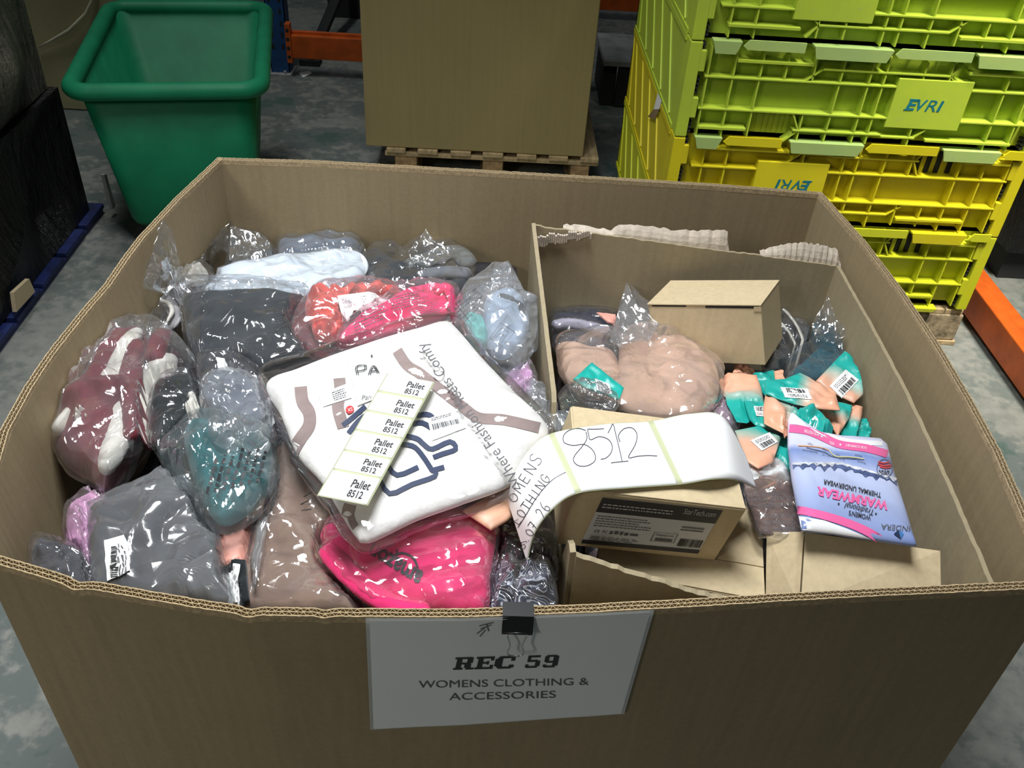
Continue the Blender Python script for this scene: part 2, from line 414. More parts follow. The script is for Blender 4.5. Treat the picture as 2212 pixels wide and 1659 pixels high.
def contain(V):
    V = V.copy(); x, y, z = V[:, 0], V[:, 1], V[:, 2]; c = V[:, :2].mean(0); g = .004
    if c[0] > lin(IC['BL'], IC['FL'], c[1], 1) and c[1] < .31:
        V[:, 0] = np.clip(x, lin(IC['BL'], IC['FL'], y, 1) + g, lin(IC['FR'], IC['BR'], y, 1) - g)
        V[:, 1] = np.clip(y, lin(IC['FL'], IC['FR'], x, 0) + g, lin(IC['BL'], IC['BR'], x, 0) - g)
    else:
        w = z/BOXZ; L = RIM['left'][::-1]; lx = np.interp(y, [p[1] for p in L], [p[0] for p in L])*w - .6*(1-w)
        V[:, 0] = np.maximum(x, lx + WALL + g); F_ = RIM['front']; B_ = RIM['back'][::-1]
        V[:, 1] = np.clip(y, np.interp(x, [p[0] for p in F_], [p[1] for p in F_])*w - .5*(1-w) + WALL + g, np.interp(x, [p[0] for p in B_], [p[1] for p in B_])*w + .5*(1-w) - WALL - g)
        low = z < .815; lim = lin(IC['BL'], IC['FL'], y, 1) - .0075 - g
        V[:, 0] = np.where(low & (y > -.43) & (y < .36) & ((y > -.14) | (z < .735)), np.minimum(V[:, 0], lim), V[:, 0])
    return V
class Film:
    """the clear bag of a thing: drawn over its contents once they are all in"""
    def __init__(s, t, m, px, pl, thick, kw): s.t, s.m, s.px, s.pl, s.th, s.kw, s.S = t, m, px, pl, thick, kw, None; FILMS.append(s)
    def seal(s):
        if s.S: return
        V, F, uv = softmesh(s.px, s.pl, s.th, **s.kw); V = contain(V); dn = Vector((0, 0, -1)); L = PADS[s.t.name]
        n = s.kw['n']; need = np.full(len(V), -9.0); top = 1 + s.kw['rings']*n
        for i in range(top):
            for b in L:
                h = b.ray_cast(Vector((V[i, 0], V[i, 1], 3.0)), dn)
                if h[0] is not None: need[i] = max(need[i], h[0].z)
        lift = np.maximum(0, need + .0022 - V[:, 2]); g = lift[1:top].reshape(s.kw['rings'], n)
        sm = g.copy()
        for _ in range(3): sm = np.maximum(g, (np.roll(sm, 1, 1) + np.roll(sm, -1, 1) + sm + np.vstack([sm[:1], sm[:-1]]) + np.vstack([sm[1:], sm[-1:]*0]))/5)
        V[1:top, 2] += sm.ravel(); V[0, 2] += lift[0]
        obj('clear_bag', V, F, s.m, s.t, True, uv); s.S = Surf(V, F)
    @property
    def b(s): s.seal(); return s.S.b
    def hit(s, px, py): s.seal(); return s.S.hit(px, py)
def seal_all():
    for f in FILMS: f.seal()
def base_of(px, pl, thick):
    P = np.array([pl.at(*q) for q in px]); return (P[:, 0].mean(), P[:, 1].mean(), pl.z(P[:, 0].mean(), P[:, 1].mean()) - thick/2)
def roll(name, path, pl, wid, hgt, m, parent, n=14, seed=1, jit=0.0006, step=8):
    """a rolled or folded band of cloth lying along photo points"""
    C = cat([pl.at(*p) for p in path], step); k = len(C); rd = np.random.RandomState(seed); V = []; F = []
    for i, c in enumerate(C):
        d = C[min(i+1, k-1)] - C[max(i-1, 0)]; d = d/np.linalg.norm(d); a = np.cross(d, (0, 0, 1)); a /= np.linalg.norm(a)
        s = i/(k-1); w = np.interp(s, np.linspace(0, 1, len(wid)), wid) if hasattr(wid, '__len__') else wid
        e = min(1.0, math.sqrt(max(0.02, 1 - (abs(2*s-1))**8)))
        for j in range(n):
            t = 2*math.pi*j/n
            V.append(c + a*math.cos(t)*w*e + np.array([0, 0, 1])*math.sin(t)*hgt*e + rd.uniform(-jit, jit, 3))
    for i in range(k-1):
        for j in range(n): F.append((i*n+j, i*n+(j+1) % n, (i+1)*n+(j+1) % n, (i+1)*n+j))
    F.append(tuple(range(n-1, -1, -1))); F.append(tuple((k-1)*n+j for j in range(n)))
    V = contain(np.array(V))
    if parent is not None and parent.name in PADS: PADS[parent.name].append(BVHTree.FromPolygons([tuple(v) for v in V], F))
    o = obj(name, V, F, m, parent, True)
    return o, Surf(V, F)
def ribbon(name, far, near, m, parent=None, nu=60, nv=10, thick=0.0005, lift=0.0, u0=0.0, u1=1.0, v0=0.0, v1=1.0, loc=None):
    """a curved strip ruled between a far and a near edge, points (px, py, z)"""
    A = np.array(cat([atz(*p) for p in far], 12)); B = np.array(cat([atz(*p) for p in near], 12))
    def ev(L, u):
        x = u*(len(L)-1); i = min(int(x), len(L)-2); t = x - i; return L[i]*(1-t) + L[i+1]*t
    G = np.zeros((nv+1, nu+1, 3))
    for i in range(nu+1):
        u = u0 + (u1-u0)*i/nu; a = ev(A, u); b = ev(B, u)
        for j in range(nv+1):
            v = v0 + (v1-v0)*j/nv; G[j, i] = b*(1-v) + a*v
    du = np.gradient(G, axis=1); dv = np.gradient(G, axis=0); N = np.cross(du, dv); N /= np.linalg.norm(N, axis=2, keepdims=True)
    if N[..., 2].mean() < 0: N = -N
    top = (G + N*(lift+thick)).reshape(-1, 3); bot = (G + N*lift).reshape(-1, 3); k = len(top); V = np.vstack([top, bot]); F = []
    idx = lambda j, i: j*(nu+1)+i
    for j in range(nv):
        for i in range(nu):
            q = (idx(j, i), idx(j, i+1), idx(j+1, i+1), idx(j+1, i)); F.append(q); F.append(tuple(x+k for x in q[::-1]))
    edge = [idx(0, i) for i in range(nu+1)] + [idx(j, nu) for j in range(1, nv+1)] + [idx(nv, i) for i in range(nu-1, -1, -1)] + [idx(j, 0) for j in range(nv-1, 0, -1)]
    for a, b in zip(edge, edge[1:]+edge[:1]): F.append((a+k, b+k, b, a))
    o = obj(name, V, F, m, parent, True, loc=loc)
    return o, Surf(V, F)
def obox(name, c, dims, eul, m, parent, bev=0.0015):
    """carton body turned by Euler degrees, world coordinates"""
    b = MB(); d = np.array(dims)/2; b.box(-d, d, bev); R = np.array(Euler([math.radians(a) for a in eul]).to_matrix())
    V = np.concatenate(b.V) @ R.T + np.array(c)
    return obj(name, V, b.F, m, parent), Surf(V, b.F), (lambda p: R @ np.array(p, float) + np.array(c)), R
# ------------------------------------------------------------------ floor
def floor_mat():
    m, nt, out = newmat('painted_concrete')
    co = nd(nt, 'ShaderNodeTexCoord').outputs['Object']
    n1 = nd(nt, 'ShaderNodeTexNoise', {'Vector': co, 'Scale': 3.2, 'Detail': 9.0, 'Roughness': 0.62})
    n2 = nd(nt, 'ShaderNodeTexNoise', {'Vector': co, 'Scale': 22.0, 'Detail': 6.0, 'Roughness': 0.6})
    n3 = nd(nt, 'ShaderNodeTexNoise', {'Vector': co, 'Scale': 0.7, 'Detail': 3.0})
    a = nd(nt, 'ShaderNodeMath', {0: n2.outputs['Fac'], 1: 0.45, 2: n1.outputs['Fac']}, operation='MULTIPLY_ADD')
    paint = ramp(nt, n3.outputs['Fac'], [(0.35, (0.115, 0.14, 0.135)), (0.65, (0.15, 0.17, 0.16))])
    bare = ramp(nt, n2.outputs['Fac'], [(0.3, (0.17, 0.18, 0.165)), (0.7, (0.27, 0.275, 0.25))])
    msk = ramp(nt, a.outputs[0], [(0.69, (0, 0, 0)), (0.78, (1, 1, 1))])
    mx = nd(nt, 'ShaderNodeMix', {'Factor': msk, 6: paint, 7: bare}, data_type='RGBA')
    grn = ramp(nt, n1.outputs['Fac'], [(0.37, (1, 1, 1)), (0.41, (0, 0, 0))])
    mx2 = nd(nt, 'ShaderNodeMix', {'Factor': grn, 6: mx.outputs[2], 7: (0.07, 0.115, 0.10, 1)}, data_type='RGBA')
    bp = nd(nt, 'ShaderNodeBump', {'Height': a.outputs[0], 'Strength': 0.3, 'Distance': 0.004})
    b = nd(nt, 'ShaderNodeBsdfPrincipled', {'Base Color': mx2.outputs[2], 'Roughness': 0.55, 'Specular IOR Level': 0.35, 'Normal': bp.outputs[0]})
    nt.links.new(b.outputs[0], out.inputs[0]); return m
fl = obj('floor', [(-6, -4, 0), (6, -4, 0), (6, 9, 0), (-6, 9, 0)], [(0, 1, 2, 3)], floor_mat()); fl['kind'] = 'structure'

# ------------------------------------------------------------------ the large open pallet box
RIM = {
 'front': [(-.600, -.506), (-.491, -.538), (-.362, -.560), (-.303, -.568), (-.223, -.567), (-.078, -.562), (.07, -.550), (.172, -.539), (.276, -.527), (.383, -.516), (.520, -.503), (.600, -.495)],
 'right': [(.600, -.495), (.619, -.361), (.632, -.261), (.638, -.155), (.642, -.016), (.639, .137), (.627, .301), (.599, .494)],
 'back': [(.599, .494), (.391, .507), (.159, .513), (-.118, .517), (-.393, .521), (-.598, .511)],
 'left': [(-.598, .511), (-.631, .339), (-.651, .193), (-.662, .007), (-.673, -.142), (-.673, -.219), (-.667, -.302), (-.640, -.420), (-.600, -.506)]}
BOXZ = 0.85; WALL = 0.0105
def densify(P, step):
    P = np.array(P, float); D = np.linalg.norm(np.diff(P, axis=0), axis=1); cs = np.concatenate([[0], np.cumsum(D)])
    n = max(2, int(round(cs[-1]/step))); t = np.linspace(0, cs[-1], n+1)
    return np.stack([np.interp(t, cs, P[:, 0]), np.interp(t, cs, P[:, 1])], 1)
def inward(P, c0=None):
    d = np.gradient(P, axis=0); n = np.stack([-d[:, 1], d[:, 0]], 1); n /= np.linalg.norm(n, axis=1, keepdims=True)
    return n                                     # loops run anticlockwise, so the left side is inside
RECT = {'front': ((-.6, -.5), (.6, -.5)), 'right': ((.6, -.5), (.6, .5)), 'back': ((.6, .5), (-.6, .5)), 'left': ((-.6, .5), (-.6, -.5))}
def dent(side, x, y):
    z = 0.0
    if side == 'front':
        for cx, a, w in ((-.490, .006, .012), (-.302, .004, .010), (-.222, .003, .006), (.10, -.001, .05)): z -= a*math.exp(-((x-cx)/w)**2)
    if side == 'left': z -= .004*math.exp(-((y-.05)/.05)**2)
    return z
pb = thing('pallet_box', 'huge open double-wall cardboard box full of bagged clothes in the foreground', 'cardboard box', (0, 0, 0))
def panel(side, m_wall, m_edge):
    P = densify(RIM[side], 0.02); n = len(P); N = inward(P)
    a, b = np.array(RECT[side][0]), np.array(RECT[side][1]); s = np.linspace(0, 1, n)[:, None]; B = a*(1-s) + b*s
    zs = [0.0, 0.25, 0.5, 0.72, BOXZ-0.006]; mb = MB()
    def sheet(d0, d1, zlist, top):
        V = []; F = []; L = len(zlist)
        for d in (d0, d1):
            for z in zlist:
                w = (z/BOXZ)**1.0; Q = B*(1-w) + P*w + N*d
                for i in range(n): V.append((Q[i, 0], Q[i, 1], z + (dent(side, *P[i]) if z > .8 else 0)))
        k = L*n
        for j in range(L-1):
            for i in range(n-1):
                p = j*n+i; F.append((p, p+1, p+n+1, p+n)); F.append((p+k, p+k+n, p+k+n+1, p+k+1))
        for i in range(n-1):
            p = (L-1)*n+i; F.append((p, p+1, p+1+k, p+k)); F.append((i, i+k, i+1+k, i+1))
        for j in range(L-1):
            p = j*n; F.append((p, p+n, p+n+k, p+k)); p = j*n+n-1; F.append((p, p+k, p+n+k, p+n))
        mb.add(V, F)
    sheet(0, WALL, zs, True)
    o = mb.build('wall_panel', m_wall, pb)
    # the cut edge: three liners with two fluted papers between them
    e = MB(); P2 = densify(RIM[side], 0.0037); N2 = inward(P2); m = len(P2); z0, z1 = BOXZ-0.010, BOXZ
    dz = np.array([dent(side, *p) for p in P2]); rd = np.random.RandomState(len(side)); jz = rd.uniform(-.0006, .0004, m)
    def strip(dist0, dist1):
        Q0 = P2 + N2*np.array(dist0)[:, None]; Q1 = P2 + N2*np.array(dist1)[:, None]
        V = [(q[0], q[1], z0+dz[i]) for i, q in enumerate(Q0)] + [(q[0], q[1], z1+dz[i]+jz[i]) for i, q in enumerate(Q0)]
        V += [(q[0], q[1], z1+dz[i]+jz[i]) for i, q in enumerate(Q1)] + [(q[0], q[1], z0+dz[i]) for i, q in enumerate(Q1)]
        F = []
        for j in range(3):
            for i in range(m-1): F.append((j*m+i, j*m+i+1, (j+1)*m+i+1, (j+1)*m+i))
        F += [(0, m, 2*m, 3*m), (m-1, 4*m-1, 3*m-1, 2*m-1)]
        e.add(V, F)
    one = np.ones(m); g = 0.0011
    strip(-one*.0003, one*g); strip(one*(WALL*.5-g/2), one*(WALL*.5+g/2)); strip(one*(WALL-g), one*(WALL+.0003))
    for k, (d0, d1) in enumerate(((g*.8, WALL*.5-g*.4), (WALL*.5+g*.4, WALL-g*.8))):
        zz = np.array([d0 if (i + k) % 2 else d1 for i in range(m)]); strip(zz-.00035, zz+.00035)
    e.build('corrugated_edge', m_edge, o)
    return o
for sd in ('front', 'right', 'back', 'left'): panel(sd, CARD, CARD_EDGE)

# heap filling the left half of the box below the goods on top
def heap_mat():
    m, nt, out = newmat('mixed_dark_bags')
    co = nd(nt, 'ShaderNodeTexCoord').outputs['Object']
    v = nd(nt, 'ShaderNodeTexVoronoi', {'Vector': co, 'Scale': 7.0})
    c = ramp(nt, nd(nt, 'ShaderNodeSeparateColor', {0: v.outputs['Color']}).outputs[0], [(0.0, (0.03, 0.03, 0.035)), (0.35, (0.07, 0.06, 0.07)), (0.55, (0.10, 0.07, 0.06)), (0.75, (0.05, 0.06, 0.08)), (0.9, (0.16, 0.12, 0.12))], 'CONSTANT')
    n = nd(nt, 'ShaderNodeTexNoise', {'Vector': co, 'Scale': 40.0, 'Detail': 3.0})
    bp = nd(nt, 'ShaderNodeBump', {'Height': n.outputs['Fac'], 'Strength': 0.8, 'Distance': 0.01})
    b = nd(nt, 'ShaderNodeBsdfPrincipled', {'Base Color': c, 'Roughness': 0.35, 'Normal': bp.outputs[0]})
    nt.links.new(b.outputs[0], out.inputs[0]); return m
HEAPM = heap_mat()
def heap(x0, x1, y0, y1, pl, label, seed):
    nx, ny = 50, 60; X, Y = np.meshgrid(np.linspace(x0, x1, nx), np.linspace(y0, y1, ny)); f = Folds(seed, ((x0+x1)/2, (y0+y1)/2), .5, 30, .012, .03, .012, 9)
    Z = pl.z(X, Y) + np.clip(f(X, Y), -.03, .012); top = np.stack([X, Y, Z], 2).reshape(-1, 3); bot = top.copy(); bot[:, 2] = .012
    V = np.vstack([top, bot]); k = nx*ny; F = []
    for j in range(ny-1):
        for i in range(nx-1):
            a = j*nx+i; F.append((a, a+1, a+nx+1, a+nx)); F.append((a+k, a+nx+k, a+nx+1+k, a+1+k))
    e = [i for i in range(nx)] + [j*nx+nx-1 for j in range(1, ny)] + [(ny-1)*nx+i for i in range(nx-2, -1, -1)] + [j*nx for j in range(ny-2, 0, -1)]
    for a, b in zip(e, e[1:]+e[:1]): F.append((a, a+k, b+k, b))
    o = obj('packed_clothing', V, F, HEAPM, None, True, loc=(0, 0, 0)); tag(o, label, 'clothing', kind='stuff'); return o
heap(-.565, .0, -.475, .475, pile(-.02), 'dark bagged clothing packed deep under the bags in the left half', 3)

# ------------------------------------------------------------------ inner torn carton
IC = {'BL': (.024, .360), 'BR': (.588, .300), 'FR': (.562, -.452), 'FL': (.052, -.440)}
ic = thing('torn_carton', 'torn-topped brown carton standing inside the right half of the big box', 'cardboard box', (.30, -.05, 0.012))
def icwall(p, q, zp, zq, name, jag=0.0, seed=0, th=.007, flare=0.0, prof=None):
    n = 60; rd = np.random.RandomState(seed); p = np.array(p); q = np.array(q); d = q-p; L = np.linalg.norm(d); d /= L; nr = np.array([d[1], -d[0]])
    V = []; zb = 0.014
    for s in np.linspace(0, 1, n):
        z = zp*(1-s) + zq*s + rd.uniform(-jag, jag)
        if prof: z += np.interp(s, [a for a, b in prof], [b for a, b in prof])
        bow = flare*math.sin(math.pi*s)
        a = p + d*L*s
        for off, zz, fl_ in ((0, zb, -.012), (0, z, bow), (th, z - .001, bow), (th, zb, -.012)):
            V.append((a[0]+nr[0]*(off+fl_), a[1]+nr[1]*(off+fl_), zz))
    F = [(0, 1, 2, 3), tuple((n-1)*4+i for i in (3, 2, 1, 0))]
    for i in range(n-1):
        a = i*4; b = a+4
        for k in range(4): F.append((a+k, b+k, b+(k+1) % 4, a+(k+1) % 4))
    return obj(name, V, F, CARD_G, ic)
icwall(IC['BL'], IC['FL'], .822, .818, 'side_panel', .0008, 1, prof=[(0, 0), (.64, 0), (.70, -.085), (.93, -.085), (.97, 0), (1, 0)])            # left
icwall(IC['BR'], IC['BL'], .795, .815, 'back_panel', .0015, 2)
icwall(IC['FR'], IC['BR'], .790, .795, 'side_panel', .0012, 3, flare=.012)
icwall(IC['FL'], IC['FR'], .818, .70, 'front_panel', .0015, 4, prof=[(0, 0), (.33, -.022), (.6, -.02), (1, 0)])
# torn liner paper standing up along the back edge
def torn(name, pts, zs, seed):
    rd = np.random.RandomState(seed); V = []; F = []; n = 46
    A = np.array(pts); s = np.linspace(0, 1, n); X = np.interp(s, np.linspace(0, 1, len(A)), A[:, 0]); Y = np.interp(s, np.linspace(0, 1, len(A)), A[:, 1])
    hz = np.interp(s, [z[0] for z in zs], [z[1] for z in zs]) + rd.uniform(-.0022, .0022, n)
    zb = np.interp(X, [IC['BL'][0], IC['BR'][0]], [.815, .795])
    for i in range(n):
        for t in (0, .35, .7, 1):
            curl = .012*t*t; w = .0012*math.sin(i*1.9)
            V.append((X[i], Y[i] + .004 + curl + w, zb[i] - .004 + (hz[i]+.004)*t)); V.append((X[i], Y[i] + .0052 + curl + w, zb[i] - .004 + (hz[i]+.004)*t))
    for i in range(n-1):
        for k in range(3):
            a = i*8+k*2; F.append((a, a+8, a+10, a+2)); F.append((a+1, a+3, a+11, a+9))
        a = i*8+6; F.append((a, a+8, a+9, a+1))
    return obj(name, V, F, KRAFT_T, ic)
def onback(px): 
    p = [aty(x, 545, .33) for x in px]; return [(q[0], IC['BL'][1] + (q[0]-IC['BL'][0])/(IC['BR'][0]-IC['BL'][0])*(IC['BR'][1]-IC['BL'][1])) for q in p]
torn('torn_flap', onback([1215, 1573]), [(0, .002), (.1, .006), (.3, .004), (.33, .018), (.55, .024), (.62, .020), (.98, .034), (1, .004)], 5)
torn('torn_flap', onback([1640, 1812]), [(0, .001), (.12, .012), (.3, .022), (.5, .030), (.7, .030), (.93, .026), (1, .004)], 6)
cr_ = MB()
rd = random.Random(4)
for i in range(26):                                # crushed flutes at the torn corner
    t = i/25; x = IC['BL'][0] + .004 + .10*t; y = IC['BL'][1] - .002 - .011*t
    z = .812 - .020*(1-t) + rd.uniform(-.004, .004); cr_.box((x-.0015, y-.007, z-.012*(1-t)-.004), (x+.0018, y-.001, z+.006))
cr_.build('crushed_flutes', KRAFT_T, ic)
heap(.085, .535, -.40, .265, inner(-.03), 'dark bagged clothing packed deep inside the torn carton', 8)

# ------------------------------------------------------------------ green bin
GREEN = plain('green_plastic', (0.008, 0.185, 0.085), rough=0.5, var=0.10, vscale=9, bump=0.06, bscale=300, spec=0.22)
def rrect(w, d, r, n=8):
    P = []
    for cx, cy, a0 in ((w/2-r, d/2-r, 0), (-w/2+r, d/2-r, 90), (-w/2+r, -d/2+r, 180), (w/2-r, -d/2+r, 270)):
        for k in range(n+1): a = math.radians(a0 + 90*k/n); P.append((cx + r*math.cos(a), cy + r*math.sin(a)))
    return np.array(P)
gb = thing('plastic_bin', 'tall tapered green plastic bin with a rolled rim, standing on the floor', 'bin', (-1.111, 1.913, 0))
BA = math.radians(10.5); BR_ = np.array([[math.cos(BA), -math.sin(BA)], [math.sin(BA), math.cos(BA)]])
def gl(P, z): Q = P @ BR_.T; return [(-1.111+q[0], 1.913+q[1], z) for q in Q]
bw, bd = .52, .80
lv = [(bw-.15, bd-.15, .05, .115), (bw-.125, bd-.125, .06, .10), (bw-.11, bd-.11, .07, .115), (bw, bd, .06, .585), (bw-.012, bd-.012, .055, .586), (bw-.122, bd-.122, .06, .13), (bw-.20, bd-.20, .05, .125)]
V = []; F = []
for (w, d, r, z) in lv: V += gl(rrect(w, d, r), z)
k = 36
for j in range(len(lv)-1):
    for i in range(k): F.append((j*k+i, j*k+(i+1) % k, (j+1)*k+(i+1) % k, (j+1)*k+i))
F.append(tuple(range(k-1, -1, -1))); F.append(tuple((len(lv)-1)*k+i for i in range(k)))
obj('body', V, F, GREEN, gb, True)
MB().tube(gl(rrect(bw+.03, bd+.03, .065, 10), .585), .0265, 16, True).build('rolled_rim', GREEN, gb, True)
dk = MB()
for sx in (-1, 1):
    for sy in (-1, 1):
        c = gl(np.array([(sx*.13, sy*.28)]), .045)[0]; dk = MB()
        dk.tube([(c[0]-.015, c[1], .045), (c[0]+.015, c[1], .045)], .045, 18); dk.box((c[0]-.025, c[1]-.012, .06), (c[0]+.025, c[1]+.012, .112))
        dk.build('castor', BLACKM, gb)

# ------------------------------------------------------------------ cardboard box on a wooden pallet, behind
WOOD = plain('pallet_wood', (0.50, 0.37, 0.20), rough=0.8, var=0.2, vscale=9, bump=0.3, bscale=60, stretch=(6, 1, 6))
WOOD_D = plain('pallet_block_wood', (0.42, 0.27, 0.13), rough=0.85, var=0.25, vscale=30, bump=0.4, bscale=120)
wp = thing('wooden_pallet', 'pale wooden pallet on the floor under the tall plain box', 'pallet', (-.05, 2.6, 0))
for a, b in ((835, 876), (902, 945), (973, 1017), (1043, 1087), (1117, 1159), (1187, 1228), (1256, 1295)):
    x0, x1 = aty(a, 330, 2.19)[0], aty(b, 335, 2.19)[0]; MB().box((x0, 2.19, .117), (x1, 3.05, .135), .002).build('deck_board', WOOD, wp)
for y in (2.25, 2.62, 2.99):
    MB().box((-.47, y-.05, .100), (.375, y+.05, .1165), .002).build('stringer_board', WOOD, wp)
    for a, b in ((853, 900), (1043, 1087), (1235, 1275)):
        x0, x1 = aty(a, 345, 2.2)[0], aty(b, 350, 2.2)[0]; MB().box((x0, y-.045, 0.018), (x1, y+.045, .0995), .003).build('block', WOOD_D, wp)
for a, b in ((853, 900), (1043, 1087), (1235, 1275)):
    x0, x1 = aty(a, 345, 2.2)[0], aty(b, 350, 2.2)[0]; MB().box((x0-.01, 2.19, 0.001), (x1+.01, 3.05, .0175)).build('bottom_board', WOOD, wp)
tb = thing('tall_carton', 'tall plain cardboard box with a scuffed face standing on a wooden pallet', 'cardboard box', (-.117, 2.6, .136))
CARD_B = cardboard('cardboard_plain', (0.34, 0.27, 0.125), var=.07)
m_ = MB(); m_.box((-.543, 2.2, .136), (.311, 2.98, 1.25), .004); m_.build('body', CARD_B, tb)
for a, b in ((-.5435, -.115), (-.113, .3115)):   # closed flaps on top
    MB().box((a, 2.2, 1.2505), (b, 2.98, 1.256), .001).build('top_flap', CARD_B, tb)
MB().box((-.14, 2.196, 1.02), (-.09, 2.2, 1.2562)).box((-.14, 2.2, 1.2562), (-.09, 2.98, 1.2568)).build('packing_tape', plain('tape', (.45, .33, .17), rough=.3), tb)

# ------------------------------------------------------------------ pallet rack behind
BLUE = plain('rack_blue', (0.012, 0.075, 0.23), rough=0.45, var=0.15, vscale=20)
ORANGE = plain('rack_orange', (0.62, 0.11, 0.012), rough=0.42, var=0.15, vscale=14)
STEEL = plain('galvanised_steel', (0.36, 0.37, 0.36), rough=0.5, var=0.2, vscale=12)
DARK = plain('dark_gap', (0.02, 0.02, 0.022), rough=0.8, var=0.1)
ru = thing('rack_upright', 'blue perforated rack upright bolted to the floor behind the green bin', 'rack upright', (-1.10, 3.33, 0))
u_ = MB(); u_.box((-1.145, 3.30, .006), (-1.055, 3.304, 1.3)); u_.box((-1.145, 3.30, .006), (-1.141, 3.39, 1.3)); u_.box((-1.059, 3.30, .006), (-1.055, 3.39, 1.3)); u_.build('post', BLUE, ru)
for i in range(10):
    for sx in (-.024, .024):
        sl = MB(); z = .12 + i*.055; sl.tube([(-1.10+sx, 3.2985, z), (-1.10+sx, 3.3005, z+.002)], .0001, 4) if False else sl.box((-1.10+sx-.006, 3.2985, z), (-1.10+sx+.006, 3.2999, z+.024), .0)
        sl.build('slot', DARK, ru)
MB().box((-1.16, 3.27, 0.0005), (-1.04, 3.41, .0055), .001).build('foot_plate', STEEL, ru)
MB().tube([(-1.075, 3.285, .0055), (-1.075, 3.285, .02)], .008, 6).build('anchor_bolt', STEEL, ru)
rb = thing('rack_beam', 'orange rack beam hooked to the blue upright, running behind the tall box', 'rack beam', (-.4, 3.28, .15))
rb['kind'] = 'thing'
b_ = MB(); b_.box((-1.03, 3.262, .092), (.40, 3.300, .20), .003); b_.box((-1.03, 3.29, .20), (.40, 3.312, .212), .001); b_.build('beam', ORANGE, rb)
c_ = MB(); c_.box((-1.052, 3.254, .07), (-1.027, 3.2985, .255), .002); c_.build('end_connector', ORANGE, rb)
for i in range(4): MB().tube([(-1.0405, 3.2525, .10+i*.042), (-1.0405, 3.2537, .10+i*.042)], .0085, 12).build('connector_hole', DARK, rb)
rr = thing('rack_beam', 'shaded orange rear rack beam on the far side of the bay', 'rack beam', (0, 4.5, .14))
rr['kind'] = 'thing'
MB().box((-1.0, 4.48, .06), (1.4, 4.54, .19), .003).build('beam', ORANGE, rr); 
for x in (-.98, 1.38): MB().box((x-.03, 4.545, .0), (x+.03, 4.60, .25)).build('end_bracket', BLUE, rr)
br = thing('rack_brace', 'dark steel brace leaning low behind the blue upright', 'rack brace', (-.95, 3.9, 0))
MB().bar((-.98, 3.44, .02), (-.86, 4.3, .30), .05, .03).build('strut', DARK, br); MB().box((-1.03, 3.42, 0), (-.93, 3.5, .03)).build('foot', DARK, br)
MB().box((-1.01, 4.24, .0), (-.83, 4.34, .30)).build('rear_post', DARK, br)
sd_ = thing('shelf_deck', 'grey steel deck low in the dark gap beside the yellow crates', 'shelf', (.75, 3.2, 0))
MB().box((.46, 3.08, .20), (1.35, 3.5, .225), .003).build('deck', STEEL, sd_)
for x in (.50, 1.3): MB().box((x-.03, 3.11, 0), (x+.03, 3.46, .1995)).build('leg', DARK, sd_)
MB().box((.536, 3.09, .01), (1.264, 3.115, .199)).build('dark_front', DARK, sd_)  # dark upright panel closing the front below the deck
sc_ = thing('paper_scrap', 'small crumpled white paper scrap on the floor beside the blue upright', 'paper', tuple(atz(659, 160, .001)))
p_ = [atz(645, 158, .004), atz(655, 167, .002), atz(674, 158, .006), atz(668, 153, .012), atz(652, 155, .004)]
obj('sheet', p_ + [q + np.array([0, 0, -.0015]) for q in p_], [(0, 1, 2, 3, 4), (9, 8, 7, 6, 5)] + [(i, i+5, (i+1) % 5+5, (i+1) % 5) for i in range(5)], PAPER, sc_)

# ------------------------------------------------------------------ black stretch-wrapped pallet on the left
def wrap_mat(name, col, rough, bs):
    m, nt, out = newmat(name)
    co = nd(nt, 'ShaderNodeTexCoord').outputs['Object']
    mp = nd(nt, 'ShaderNodeMapping', {'Vector': co, 'Scale': (3.0, 7.0, 1.6), 'Rotation': (0.5, 0.1, 0.2)})
    n = nd(nt, 'ShaderNodeTexNoise', {'Vector': mp.outputs[0], 'Scale': bs, 'Detail': 6.0, 'Roughness': 0.65})
    c = ramp(nt, n.outputs['Fac'], [(0.35, tuple(x*.55 for x in col)), (0.7, tuple(x*1.3 for x in col))])
    bp = nd(nt, 'ShaderNodeBump', {'Height': n.outputs['Fac'], 'Strength': 1.0, 'Distance': 0.05})
    b = nd(nt, 'ShaderNodeBsdfPrincipled', {'Base Color': c, 'Roughness': rough, 'Normal': bp.outputs[0], 'Specular IOR Level': 0.4})
    nt.links.new(b.outputs[0], out.inputs[0]); return m
WRAPB = wrap_mat('black_wrap', (0.012, 0.012, 0.012), 0.32, 2.5)
WRAPG = wrap_mat('smoky_wrap', (0.115, 0.108, 0.085), 0.32, 3.0)
